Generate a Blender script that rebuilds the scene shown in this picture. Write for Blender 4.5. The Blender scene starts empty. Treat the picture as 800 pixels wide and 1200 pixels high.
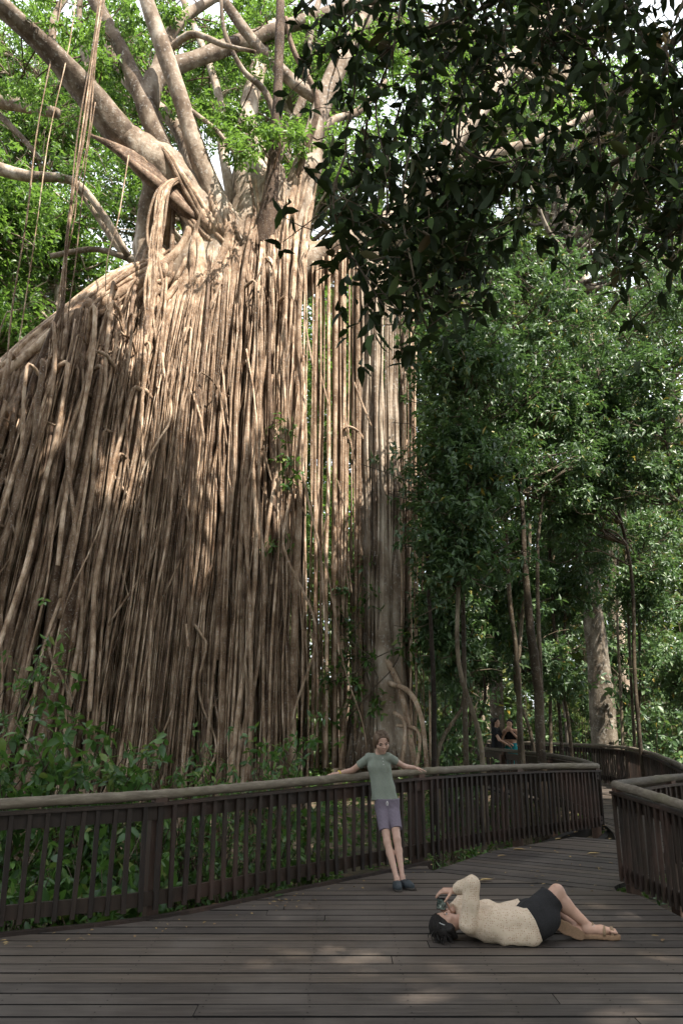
import bpy, math, random, zlib
import numpy as np
from math import sin, cos, tan, atan, radians, pi

# ------------------------------------------------------------------ camera, sky, sun, exposure
SC = bpy.context.scene
COL = SC.collection
F, HC = 890.0, 1.6
TH = atan(245.0 / F)
cam_d = bpy.data.cameras.new("camera")
cam_d.sensor_fit = 'VERTICAL'; cam_d.sensor_height = 36.0; cam_d.lens = 36.0 * F / 1200.0
cam_d.clip_start = 0.05; cam_d.clip_end = 2000
cam = bpy.data.objects.new("camera", cam_d); COL.objects.link(cam)
cam.location = (0, 0, HC); cam.rotation_euler = (pi / 2 + TH, 0, 0)
SC.camera = cam
SUN_DIR = np.array([0.34, -0.40, 0.85]); SUN_DIR /= np.linalg.norm(SUN_DIR)
EL = math.asin(SUN_DIR[2]); AZ = math.atan2(SUN_DIR[0], SUN_DIR[1])
world = bpy.data.worlds.new("World"); SC.world = world; world.use_nodes = True
wn = world.node_tree; wn.nodes.clear()
wo = wn.nodes.new('ShaderNodeOutputWorld'); wb = wn.nodes.new('ShaderNodeBackground')
ws = wn.nodes.new('ShaderNodeTexSky'); ws.sky_type = 'NISHITA'; ws.sun_disc = False
ws.sun_elevation = EL; ws.sun_rotation = AZ; ws.air_density = 1.0; ws.dust_density = 3.0; ws.ozone_density = 0.6
wb.inputs[1].default_value = 0.11
wt = wn.nodes.new('ShaderNodeTexCoord'); wc = wn.nodes.new('ShaderNodeTexNoise'); wc.inputs['Scale'].default_value = 2.2; wc.inputs['Detail'].default_value = 6
wr = wn.nodes.new('ShaderNodeMapRange'); wr.inputs[1].default_value = 0.3; wr.inputs[2].default_value = 0.62; wr.inputs[3].default_value = 0.45; wr.inputs[4].default_value = 0.95
wm = wn.nodes.new('ShaderNodeMix'); wm.data_type = 'RGBA'; wm.inputs[7].default_value = (6.6, 7.0, 7.4, 1)      # thin white cloud over the blue
wn.links.new(wt.outputs['Generated'], wc.inputs['Vector']); wn.links.new(wc.outputs[0], wr.inputs[0]); wn.links.new(wr.outputs[0], wm.inputs[0])
wn.links.new(ws.outputs[0], wm.inputs[6]); wn.links.new(wm.outputs[2], wb.inputs[0]); wn.links.new(wb.outputs[0], wo.inputs[0])
sun_d = bpy.data.lights.new("sun", 'SUN'); sun_d.energy = 4.4; sun_d.angle = radians(0.55); sun_d.color = (1.0, 0.93, 0.82)
sun = bpy.data.objects.new("sun", sun_d); COL.objects.link(sun)
from mathutils import Vector, Matrix, noise as mnoise
sun.rotation_euler = Vector(SUN_DIR).to_track_quat('Z', 'Y').to_euler()
SC.view_settings.view_transform = 'Standard'; SC.view_settings.look = 'None'
SC.view_settings.exposure = 1.7; SC.view_settings.gamma = 1.0; SC.view_settings.use_curve_mapping = False
SC.cycles.max_bounces = 6; SC.cycles.diffuse_bounces = 4; SC.cycles.transmission_bounces = 4; SC.cycles.glossy_bounces = 2
SC.cycles.use_denoising = True
SC.cycles.sample_clamp_indirect = 4.0

rng = np.random.default_rng(7)
random.seed(7)

# ------------------------------------------------------------------ the photograph's rays -> world
_S, _C = sin(TH), cos(TH)
def ray(px, py):
    x = (px - 400) / F; y = (600 - py) / F
    return np.array([x, -_S * y + _C, _C * y + _S])
def P(px, py, Y):
    d = ray(px, py); return np.array([0, 0, HC]) + d * (Y / d[1])
def G(px, py, z=0.0):
    d = ray(px, py); return np.array([0, 0, HC]) + d * ((z - HC) / d[2])
def ppm(p):
    return F / (p[1] * _C + (p[2] - HC) * _S)      # pixels per metre at a point

# ------------------------------------------------------------------ mesh helpers
def mesh_np(name, V, tris=None, quads=None, smooth=True):
    V = np.asarray(V, np.float32)
    me = bpy.data.meshes.new(name)
    nt = 0 if tris is None else len(tris); nq = 0 if quads is None else len(quads)
    me.vertices.add(len(V)); me.vertices.foreach_set('co', V.ravel())
    li = []
    if nt: li.append(np.asarray(tris, np.int32).ravel())
    if nq: li.append(np.asarray(quads, np.int32).ravel())
    li = np.concatenate(li)
    tot = np.concatenate([np.full(nt, 3, np.int32), np.full(nq, 4, np.int32)])
    st = np.concatenate([[0], np.cumsum(tot)[:-1]]).astype(np.int32)
    me.loops.add(len(li)); me.loops.foreach_set('vertex_index', li)
    me.polygons.add(nt + nq); me.polygons.foreach_set('loop_start', st)
    me.polygons.foreach_set('use_smooth', np.full(nt + nq, smooth, bool))
    me.update(calc_edges=True)
    return me

def link(name, me, mat=None, parent=None, loc=None):
    o = bpy.data.objects.new(name, me); COL.objects.link(o)
    if mat is not None and me is not None and not me.materials: me.materials.append(mat)
    L = np.zeros(3) if loc is None else np.asarray(loc, float)
    if parent is not None:
        o.parent = parent; L = L - wloc(parent)
    o.location = L
    return o
def wloc(o):
    v = np.zeros(3)
    while o is not None:
        v += np.array(o.location); o = o.parent
    return v
def tag(o, label=None, cat=None, group=None, kind=None):
    if label: o['label'] = label
    if cat: o['category'] = cat
    if group: o['group'] = group
    if kind: o['kind'] = kind
    return o
def thing(name, label, cat, loc=(0, 0, 0), group=None):
    o = bpy.data.objects.new(name, None); COL.objects.link(o); o.location = loc; o.empty_display_size = 0.2
    return tag(o, label, cat, group)

def unit(v):
    v = np.asarray(v, float); return v / np.maximum(np.linalg.norm(v, axis=-1, keepdims=True), 1e-9)

def spline(pts, n):
    """Catmull-Rom through pts (k columns), resampled to n rows"""
    p = np.asarray(pts, float)
    if len(p) == 2:
        t = np.linspace(0, 1, n)[:, None]; return p[0] * (1 - t) + p[1] * t
    q = np.vstack([2 * p[0] - p[1], p, 2 * p[-1] - p[-2]])
    u = np.linspace(0, len(p) - 1, n); i = np.minimum(u.astype(int), len(p) - 2); t = (u - i)[:, None]
    a, b, c, d = q[i], q[i + 1], q[i + 2], q[i + 3]
    return 0.5 * (2 * b + (c - a) * t + (2 * a - 5 * b + 4 * c - d) * t ** 2 + (3 * b - a - 3 * c + d) * t ** 3)

def tube_arrays(pts, rad, sides=8, flute=0.0, fl_n=5, ph=0.0, cap=True):
    pts = np.asarray(pts, float); rad = np.broadcast_to(np.asarray(rad, float), (len(pts),))
    n = len(pts)
    tg = unit(np.gradient(pts, axis=0))
    ref = np.array([0, 1.0, 0]) if abs(tg[:, 1]).mean() < 0.8 else np.array([1.0, 0, 0])
    e1 = unit(np.cross(tg, ref)); e2 = np.cross(tg, e1)
    a = np.linspace(0, 2 * pi, sides, endpoint=False)
    rr = rad[:, None] * np.ones(sides)
    if flute:
        rr = rr * (1 + flute * np.sin(fl_n * a[None] + ph + np.linspace(0, 2.5, n)[:, None]) + 0.6 * flute * np.sin(2 * a[None] + 2 * ph + np.linspace(0, 7, n)[:, None]))
    V = pts[:, None] + rr[..., None] * (np.cos(a)[None, :, None] * e1[:, None] + np.sin(a)[None, :, None] * e2[:, None])
    V = V.reshape(-1, 3)
    i = np.arange(n - 1)[:, None] * sides; j = np.arange(sides)[None]; j2 = (j + 1) % sides
    Q = np.stack([i + j, i + j2, i + sides + j2, i + sides + j], -1).reshape(-1, 4)
    T = None
    if cap:
        V = np.vstack([V, pts[:1], pts[-1:]]); c0, c1 = n * sides, n * sides + 1
        k = np.arange(sides); k2 = (k + 1) % sides
        T = np.vstack([np.stack([np.full(sides, c0), k2, k], -1), np.stack([np.full(sides, c1), (n - 1) * sides + k, (n - 1) * sides + k2], -1)])
    return V, T, Q
class Bag:
    """collects pieces of geometry that become ONE mesh"""
    def __init__(s): s.V = []; s.T = []; s.Q = []; s.n = 0
    def add(s, V, T=None, Q=None):
        if T is not None and len(T): s.T.append(np.asarray(T) + s.n)
        if Q is not None and len(Q): s.Q.append(np.asarray(Q) + s.n)
        s.V.append(np.asarray(V, float)); s.n += len(V)
    def tube(s, *a, **k): s.add(*tube_arrays(*a, **k))
    def box(s, c, half, ax=None):
        ax = np.eye(3) if ax is None else np.asarray(ax)
        sg = np.array([[x, y, z] for x in (-1, 1) for y in (-1, 1) for z in (-1, 1)], float)
        V = np.asarray(c) + (sg * np.asarray(half)) @ ax
        Q = [[0, 1, 3, 2], [4, 6, 7, 5], [0, 4, 5, 1], [2, 3, 7, 6], [0, 2, 6, 4], [1, 5, 7, 3]]
        s.add(V, None, Q)
    def mesh(s, name, off=(0, 0, 0), smooth=True):
        return mesh_np(name, np.vstack(s.V) - np.asarray(off), np.vstack(s.T) if s.T else None, np.vstack(s.Q) if s.Q else None, smooth)
    def build(s, name, mat, parent=None, loc=None, smooth=True):
        base = wloc(parent) if (parent is not None and loc is None) else (np.zeros(3) if loc is None else np.asarray(loc, float))
        return link(name, s.mesh(name, base, smooth), mat, parent, base)

# ------------------------------------------------------------------ materials
def mat_new(name):
    m = bpy.data.materials.new(name); m.use_nodes = True
    nt = m.node_tree; nt.nodes.clear()
    out = nt.nodes.new('ShaderNodeOutputMaterial'); b = nt.nodes.new('ShaderNodeBsdfPrincipled')
    nt.links.new(b.outputs[0], out.inputs[0])
    return m, nt, b, out
def N(nt, t, **kw):
    n = nt.nodes.new(t)
    for k, v in kw.items(): setattr(n, k, v)
    return n
def ramp(nt, fac, stops):
    r = N(nt, 'ShaderNodeValToRGB'); e = r.color_ramp.elements
    while len(e) < len(stops): e.new(0.5)
    for k, (p, c) in enumerate(stops): e[k].position = p; e[k].color = (*c, 1)
    nt.links.new(fac, r.inputs[0]); return r.outputs[0]
def mix(nt, fac, a, b, mode='MIX'):
    m = N(nt, 'ShaderNodeMix', data_type='RGBA', blend_type=mode)
    for sock, v in ((m.inputs[0], fac), (m.inputs[6], a), (m.inputs[7], b)):
        if isinstance(v, (int, float)): sock.default_value = v
        elif isinstance(v, tuple): sock.default_value = (*v, 1)
        else: nt.links.new(v, sock)
    return m.outputs[2]
def tex(nt, kind, scale, detail=4.0, rough=0.55, vec=None, stretch=None, coord='Object'):
    if vec is None:
        tc = N(nt, 'ShaderNodeTexCoord'); vec = tc.outputs[coord]
    if stretch:
        mp = N(nt, 'ShaderNodeMapping'); mp.inputs[3].default_value = stretch; nt.links.new(vec, mp.inputs[0]); vec = mp.outputs[0]
    t = N(nt, 'ShaderNodeTexNoise' if kind == 'noise' else 'ShaderNodeTexVoronoi')
    t.inputs['Scale'].default_value = scale
    if kind == 'noise': t.inputs['Detail'].default_value = detail; t.inputs['Roughness'].default_value = rough
    nt.links.new(vec, t.inputs['Vector'])
    return t
def bump(nt, b, h, strength, dist):
    bp = N(nt, 'ShaderNodeBump'); bp.inputs['Strength'].default_value = strength; bp.inputs['Distance'].default_value = dist
    nt.links.new(h, bp.inputs['Height']); nt.links.new(bp.outputs[0], b.inputs['Normal'])
def rand_val(nt):
    g = N(nt, 'ShaderNodeNewGeometry'); o = N(nt, 'ShaderNodeObjectInfo')
    a = N(nt, 'ShaderNodeMath', operation='ADD'); nt.links.new(g.outputs['Random Per Island'], a.inputs[0]); nt.links.new(o.outputs['Random'], a.inputs[1])
    f = N(nt, 'ShaderNodeMath', operation='FRACT'); nt.links.new(a.outputs[0], f.inputs[0])
    return f.outputs[0]
def world_pos(nt):
    return N(nt, 'ShaderNodeNewGeometry').outputs['Position']

def leaf_mat(name, stops, trans=0.35, rough=0.42, tcol=(0.16, 0.28, 0.03), spec=0.5):
    m, nt, b, out = mat_new(name)
    c = ramp(nt, rand_val(nt), stops)
    nt.links.new(c, b.inputs['Base Color']); b.inputs['Roughness'].default_value = rough
    b.inputs['Specular IOR Level'].default_value = spec
    t = N(nt, 'ShaderNodeBsdfTranslucent')
    tc = mix(nt, 0.5, c, tcol); nt.links.new(tc, t.inputs[0])
    mx = N(nt, 'ShaderNodeMixShader'); mx.inputs[0].default_value = trans
    nt.links.new(b.outputs[0], mx.inputs[1]); nt.links.new(t.outputs[0], mx.inputs[2]); nt.links.new(mx.outputs[0], out.inputs[0])
    return m
M = {}
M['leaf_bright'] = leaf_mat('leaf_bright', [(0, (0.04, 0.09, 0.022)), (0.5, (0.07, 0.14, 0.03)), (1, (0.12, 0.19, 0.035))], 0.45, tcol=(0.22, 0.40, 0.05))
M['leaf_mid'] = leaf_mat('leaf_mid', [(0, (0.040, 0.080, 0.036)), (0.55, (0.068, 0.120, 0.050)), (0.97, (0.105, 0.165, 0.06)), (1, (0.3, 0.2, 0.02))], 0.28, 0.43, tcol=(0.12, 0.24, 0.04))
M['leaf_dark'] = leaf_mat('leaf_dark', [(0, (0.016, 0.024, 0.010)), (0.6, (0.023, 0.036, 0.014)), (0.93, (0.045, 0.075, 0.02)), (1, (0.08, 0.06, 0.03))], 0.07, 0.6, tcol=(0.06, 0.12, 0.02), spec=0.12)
M['leaf_shrub'] = leaf_mat('leaf_shrub', [(0, (0.035, 0.08, 0.025)), (0.45, (0.06, 0.135, 0.03)), (0.85, (0.11, 0.20, 0.04)), (1, (0.18, 0.20, 0.05))], 0.35, 0.36, tcol=(0.12, 0.24, 0.03))
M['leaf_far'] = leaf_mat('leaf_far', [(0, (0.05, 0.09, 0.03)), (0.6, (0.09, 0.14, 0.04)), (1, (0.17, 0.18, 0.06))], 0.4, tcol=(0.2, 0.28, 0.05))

def bark_mat(name, c_dark, c_mid, c_light, lichen=0.35, scale=6.0, moss=0.0, vert=(1, 1, 0.22), bstr=0.6):
    m, nt, b, out = mat_new(name)
    wp = world_pos(nt)
    n1 = tex(nt, 'noise', scale, 6, 0.65, wp, vert)
    n2 = tex(nt, 'noise', scale * 3.2, 5, 0.7, wp)
    n3 = tex(nt, 'noise', scale * 0.3, 3, 0.5, wp)
    base = ramp(nt, n1.outputs[0], [(0.34, c_dark), (0.5, c_mid), (0.66, c_light)])
    pt = ramp(nt, n3.outputs[0], [(0.36, (0.62, 0.56, 0.50)), (0.5, (1.0, 0.98, 0.95)), (0.64, (1.32, 1.33, 1.33))])
    base = mix(nt, 1.0, base, pt, 'MULTIPLY')
    rv = ramp(nt, rand_val(nt), [(0, (0.42, 0.37, 0.33)), (0.35, (0.80, 0.74, 0.68)), (0.65, (1.0, 0.95, 0.90)), (1, (1.5, 1.47, 1.42))])
    base = mix(nt, 1.0, base, rv, 'MULTIPLY')
    lf = ramp(nt, n2.outputs[0], [(0.55, (0, 0, 0)), (0.68, (1, 1, 1))])
    mm = N(nt, 'ShaderNodeMath', operation='MULTIPLY'); nt.links.new(lf, mm.inputs[0]); mm.inputs[1].default_value = lichen
    base = mix(nt, mm.outputs[0], base, (0.53, 0.51, 0.47))
    if moss:
        g = N(nt, 'ShaderNodeNewGeometry'); sx = N(nt, 'ShaderNodeSeparateXYZ'); nt.links.new(g.outputs['Normal'], sx.inputs[0])
        a = N(nt, 'ShaderNodeMath', operation='MULTIPLY'); nt.links.new(sx.outputs[2], a.inputs[0]); nt.links.new(n3.outputs[0], a.inputs[1])
        mf = ramp(nt, a.outputs[0], [(0.28, (0, 0, 0)), (0.45, (moss, moss, moss))])
        base = mix(nt, mf, base, (0.16, 0.14, 0.035))
    nt.links.new(base, b.inputs['Base Color']); b.inputs['Roughness'].default_value = 0.85
    b.inputs['Specular IOR Level'].default_value = 0.25
    hs = N(nt, 'ShaderNodeMath', operation='ADD'); nt.links.new(n1.outputs[0], hs.inputs[0]); nt.links.new(n2.outputs[0], hs.inputs[1])
    bump(nt, b, hs.outputs[0], bstr, 0.03)
    return m
M['root'] = bark_mat('root_bark', (0.175, 0.117, 0.081), (0.325, 0.24, 0.175), (0.46, 0.375, 0.30), 0.55, 9, vert=(1, 1, .4))
M['root_old'] = bark_mat('root_old', (0.085, 0.058, 0.042), (0.15, 0.105, 0.078), (0.24, 0.18, 0.135), 0.3, 9, vert=(1, 1, .4))
M['fig_bark'] = bark_mat('fig_bark', (0.10, 0.074, 0.056), (0.21, 0.17, 0.135), (0.37, 0.33, 0.285), 0.5, 3.2, moss=0.85, vert=(1, 1, .5))
M['pale_bark'] = bark_mat('pale_bark', (0.15, 0.117, 0.092), (0.27, 0.225, 0.182), (0.40, 0.355, 0.305), 0.55, 4.0, vert=(1, 1, .35))
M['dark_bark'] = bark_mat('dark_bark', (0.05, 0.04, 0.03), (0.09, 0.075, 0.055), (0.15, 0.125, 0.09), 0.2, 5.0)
M['mid_bark'] = bark_mat('mid_bark', (0.05, 0.042, 0.034), (0.105, 0.09, 0.073), (0.19, 0.17, 0.145), 0.5, 4.0, vert=(1, 1, .5))
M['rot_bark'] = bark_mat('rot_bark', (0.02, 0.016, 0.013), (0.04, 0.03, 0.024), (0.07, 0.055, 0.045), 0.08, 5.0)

def wood_mat(name, c0, c1, c2, rough=0.65, axis_scale=(1, 1, 1), sc=6.0, wear=(0.2, 0.17, 0.14), wearf=0.0, spec=0.35):
    m, nt, b, out = mat_new(name)
    wp = world_pos(nt)
    n1 = tex(nt, 'noise', sc, 8, 0.7, wp, axis_scale)
    n2 = tex(nt, 'noise', 1.3, 4, 0.6, wp)
    base = ramp(nt, n1.outputs[0], [(0.3, c0), (0.55, c1), (0.8, c2)])
    rv = ramp(nt, rand_val(nt), [(0, (0.66, 0.66, 0.68)), (0.5, (1, 1, 1)), (1, (1.32, 1.26, 1.15))])
    base = mix(nt, 1.0, base, rv, 'MULTIPLY')
    if wearf:
        wf = ramp(nt, n2.outputs[0], [(0.5, (0, 0, 0)), (0.72, (wearf, wearf, wearf))])
        base = mix(nt, wf, base, wear)
    nt.links.new(base, b.inputs['Base Color'])
    rr = ramp(nt, n2.outputs[0], [(0.3, (rough - 0.12,) * 3), (0.7, (rough + 0.12,) * 3)])
    nt.links.new(rr, b.inputs['Roughness']); b.inputs['Specular IOR Level'].default_value = spec
    bump(nt, b, n1.outputs[0], 0.35, 0.008)
    return m
M['deck'] = wood_mat('deck_wood', (0.040, 0.032, 0.027), (0.076, 0.061, 0.051), (0.128, 0.105, 0.088), 0.62, (0.07, 1, 1), 26, (0.115, 0.095, 0.08), 0.6)
M['bearer'] = wood_mat('bearer_wood', (0.008, 0.007, 0.006), (0.012, 0.010, 0.009), (0.018, 0.015, 0.013), 0.9)
M['fence'] = wood_mat('fence_wood', (0.016, 0.0105, 0.008), (0.027, 0.0178, 0.0135), (0.05, 0.032, 0.023), 0.6, (1, 1, 0.1), 24, (0.12, 0.06, 0.045), 0.4)
M['log'] = wood_mat('log_wood', (0.075, 0.062, 0.048), (0.14, 0.118, 0.092), (0.25, 0.22, 0.18), 0.85, (0.1, 0.3, 1), 34, (0.16, 0.15, 0.08), 0.5)
M['post'] = wood_mat('post_wood', (0.05, 0.03, 0.022), (0.085, 0.05, 0.036), (0.14, 0.085, 0.06), 0.65, (1, 1, 0.1), 20)

def plain(name, col, rough=0.6, spec=0.4, vary=0.12, sc=40, bstr=0.15, sss=0.0):
    m, nt, b, out = mat_new(name)
    n = tex(nt, 'noise', sc, 4, 0.6)
    c = np.array(col)
    base = ramp(nt, n.outputs[0], [(0.3, tuple(c * (1 - vary))), (0.7, tuple(np.minimum(c * (1 + vary), 1)))])
    nt.links.new(base, b.inputs['Base Color']); b.inputs['Roughness'].default_value = rough; b.inputs['Specular IOR Level'].default_value = spec
    if bstr: bump(nt, b, n.outputs[0], bstr, 0.003)
    if sss:
        b.inputs['Subsurface Weight'].default_value = sss; b.inputs['Subsurface Radius'].default_value = (0.01, 0.004, 0.002); b.inputs['Subsurface Scale'].default_value = 0.5
    return m
M['skin_child'] = plain('skin_child', (0.47, 0.29, 0.22), 0.5, 0.4, 0.07, 25, 0.05)
M['skin_woman'] = plain('skin_woman', (0.47, 0.285, 0.21), 0.5, 0.4, 0.07, 25, 0.05)
M['skin_far'] = plain('skin_far', (0.48, 0.29, 0.21), 0.5, 0.4, 0.07, 25, 0.0)
M['lips'] = plain('lips', (0.40, 0.21, 0.175), 0.45, 0.4, 0.05, 60, 0)
M['hair_brown'] = plain('hair_brown', (0.105, 0.065, 0.04), 0.55, 0.35, 0.6, 90, 0.6)
M['hair_black'] = plain('hair_black', (0.013, 0.010, 0.009), 0.62, 0.3, 0.6, 90, 0.8)
M['eye_white'] = plain('eye_white', (0.42, 0.38, 0.35), 0.2, 0.5, 0.02, 60, 0)
M['iris'] = plain('iris', (0.03, 0.022, 0.016), 0.15, 0.6, 0.05, 60, 0)
M['tee'] = plain('sage_cotton', (0.215, 0.235, 0.195), 0.9, 0.15, 0.16, 160, 0.25)
M['mauve'] = plain('mauve_cotton', (0.175, 0.145, 0.18), 0.85, 0.2, 0.12, 70, 0.25)
M['clog'] = plain('clog_foam', (0.03, 0.037, 0.042), 0.6, 0.35, 0.15, 70, 0.1)
M['clog_sole'] = plain('clog_sole', (0.06, 0.05, 0.042), 0.7, 0.3, 0.15, 70, 0.1)
M['charcoal'] = plain('charcoal_cloth', (0.022, 0.021, 0.022), 0.85, 0.2, 0.2, 90, 0.25)
M['black_cloth'] = plain('black_cloth', (0.012, 0.012, 0.014), 0.85, 0.2, 0.2, 90, 0.2)
M['turquoise'] = plain('turquoise_cloth', (0.015, 0.21, 0.24), 0.8, 0.2, 0.15, 40, 0.2)
M['sole'] = plain('sandal_sole', (0.235, 0.145, 0.088), 0.75, 0.3, 0.15, 60, 0.2)
M['strap'] = plain('sandal_strap', (0.24, 0.165, 0.10), 0.6, 0.4, 0.1, 60, 0.1)
M['phone'] = plain('phone_body', (0.012, 0.012, 0.014), 0.25, 0.5, 0.1, 60, 0)
M['yellow_band'] = plain('yellow_band', (0.75, 0.6, 0.03), 0.5, 0.4, 0.05, 60, 0)
M['steel'] = plain('hair_clip', (0.6, 0.6, 0.6), 0.3, 0.5, 0.05, 60, 0)
M['cord'] = plain('drawcord', (0.65, 0.62, 0.6), 0.8, 0.2, 0.05, 60, 0)
M['dead_leaf'] = leaf_mat('dead_leaf', [(0, (0.22, 0.13, 0.06)), (0.5, (0.33, 0.22, 0.10)), (1, (0.42, 0.30, 0.12))], 0.15, 0.6, tcol=(0.3, 0.2, 0.05))
def shirt_mat():
    m, nt, b, out = mat_new('dotted_cotton')
    tc = N(nt, 'ShaderNodeTexCoord')
    v = tex(nt, 'voronoi', 66, vec=tc.outputs['Object']); v.inputs['Randomness'].default_value = 0.45
    d = ramp(nt, v.outputs['Distance'], [(0.20, (1, 1, 1)), (0.34, (0, 0, 0))])
    n = tex(nt, 'noise', 30, 4, 0.6, tc.outputs['Object'])
    base = ramp(nt, n.outputs[0], [(0.3, (0.53, 0.42, 0.31)), (0.7, (0.62, 0.50, 0.385))])
    base = mix(nt, d, base, (0.40, 0.25, 0.175))
    nt.links.new(base, b.inputs['Base Color']); b.inputs['Roughness'].default_value = 0.9; b.inputs['Specular IOR Level'].default_value = 0.15
    bump(nt, b, n.outputs[0], 0.2, 0.004)
    return m
M['shirt'] = shirt_mat()
def screen_mat():
    m, nt, b, out = mat_new('phone_screen')
    tc = N(nt, 'ShaderNodeTexCoord')
    v = tex(nt, 'noise', 60, 3, 0.6, tc.outputs['Object'])
    c = ramp(nt, v.outputs[0], [(0.4, (0.004, 0.006, 0.006)), (0.62, (0.05, 0.07, 0.06)), (0.75, (0.3, 0.33, 0.3))])
    nt.links.new(c, b.inputs['Emission Color']); b.inputs['Emission Strength'].default_value = 0.4
    b.inputs['Base Color'].default_value = (0.01, 0.01, 0.01, 1); b.inputs['Roughness'].default_value = 0.15
    return m
M['screen'] = screen_mat()
def ground_mat():
    m, nt, b, out = mat_new('leaf_litter')
    wp = world_pos(nt)
    v = tex(nt, 'voronoi', 9, vec=wp); n = tex(nt, 'noise', 0.8, 6, 0.6, wp); n2 = tex(nt, 'noise', 14, 5, 0.7, wp)
    c = ramp(nt, v.outputs['Color'], [(0.1, (0.035, 0.024, 0.016)), (0.5, (0.075, 0.05, 0.032)), (0.9, (0.14, 0.095, 0.055))])
    c = mix(nt, ramp(nt, n.outputs[0], [(0.45, (0, 0, 0)), (0.65, (0.6, 0.6, 0.6))]), c, (0.04, 0.055, 0.02))
    nt.links.new(c, b.inputs['Base Color']); b.inputs['Roughness'].default_value = 0.9
    bump(nt, b, n2.outputs[0], 0.6, 0.05)
    return m
M['ground'] = ground_mat()

# ------------------------------------------------------------------ leaves
def leaf_arrays(pos, d, n, L, W, rich=False, fold=0.12, droop=0.10):
    pos = np.asarray(pos); d = unit(d); s = unit(np.cross(d, n)); n = np.cross(s, d)
    L = np.broadcast_to(L, len(pos))[:, None]; W = np.broadcast_to(W, len(pos))[:, None]
    def pt(u, v, w): return pos + d * (u * L) + s * (v * W) + n * (w * L)
    k = len(pos)
    if not rich:
        V = np.stack([pt(0, 0, 0), pt(.45, -.5, fold), pt(1, 0, -droop), pt(.45, .5, fold)], 1).reshape(-1, 3)
        i = np.arange(k)[:, None] * 4
        T = np.vstack([i + np.array([0, 1, 2]), i + np.array([0, 2, 3])])
        return V, T, None
    V = np.stack([pt(0, 0, 0), pt(1, 0, -droop * 1.5), pt(.3, 0, 0), pt(.68, 0, -droop * .4),
                  pt(.28, .42, fold * .5), pt(.66, .40, fold * .4 - droop * .4), pt(.28, -.42, fold * .5), pt(.66, -.40, fold * .4 - droop * .4)], 1).reshape(-1, 3)
    i = np.arange(k)[:, None] * 8
    T = np.vstack([i + np.array(t) for t in ([0, 6, 2], [0, 2, 4], [3, 7, 1], [3, 1, 5])])
    Q = np.vstack([i + np.array(t) for t in ([2, 6, 7, 3], [2, 3, 5, 4])])
    return V, T, Q

def rand_unit(n, r=None):
    r = r or rng
    v = r.normal(size=(n, 3)); return unit(v)

def whorls(tips, axis, k, L, aspect=0.4, droop=0.35, spread=1.0, jit=0.25):
    """k leaves round every twig tip"""
    T = len(tips)
    ref = rand_unit(T); e1 = unit(np.cross(axis, ref)); e2 = np.cross(axis, e1)
    ph = rng.uniform(0, 2 * pi, (T, 1)) + np.arange(k)[None] * (2 * pi / k) + rng.normal(0, .3, (T, k))
    d = axis[:, None] * rng.uniform(.2, .7, (T, k, 1)) + spread * (np.cos(ph)[..., None] * e1[:, None] + np.sin(ph)[..., None] * e2[:, None])
    d = d + np.array([0, 0, -droop]) + rng.normal(0, jit, (T, k, 3))
    ll = L * rng.uniform(.6, 1.15, (T, k))
    pos = tips[:, None] - axis[:, None] * (rng.uniform(0, .8, (T, k, 1)) * L)
    nn = axis[:, None] * .6 + np.array([0, 0, .8]) + rng.normal(0, .35, (T, k, 3))
    return pos.reshape(-1, 3), d.reshape(-1, 3), nn.reshape(-1, 3), ll.ravel(), (ll * aspect).ravel()

def clump_tips(cs, rs, n, flat=0.7, shell=0.45):
    """n twig tips in every clump"""
    cs = np.asarray(cs); M_ = len(cs); rs = np.broadcast_to(rs, M_)
    u = rand_unit(M_ * n).reshape(M_, n, 3)
    r = rs[:, None] * rng.uniform(0, 1, (M_, n)) ** shell
    off = u * r[..., None] * np.array([1, 1, flat])
    tips = cs[:, None] + off
    ax = unit(u + np.array([0, 0, .35]) + rng.normal(0, .35, (M_, n, 3)))
    return tips.reshape(-1, 3), ax.reshape(-1, 3)

def ell_points(c, r, n, shell=0.5):
    u = rand_unit(n); return np.asarray(c) + u * np.asarray(r) * (rng.uniform(0, 1, (n, 1)) ** shell)

def limb_tube(bag, a, b, r0, r1, sides=6, n=8, bend=0.12, sag=0.0):
    a = np.asarray(a); b = np.asarray(b); Lh = np.linalg.norm(b - a)
    m1 = a * .65 + b * .35 + rng.normal(0, bend * Lh * .5, 3); m2 = a * .3 + b * .7 + rng.normal(0, bend * Lh * .5, 3)
    m2[2] -= sag * Lh
    p = spline([a, m1, m2, b], n); bag.tube(p, np.linspace(r0, r1, n), sides)
    return p

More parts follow.
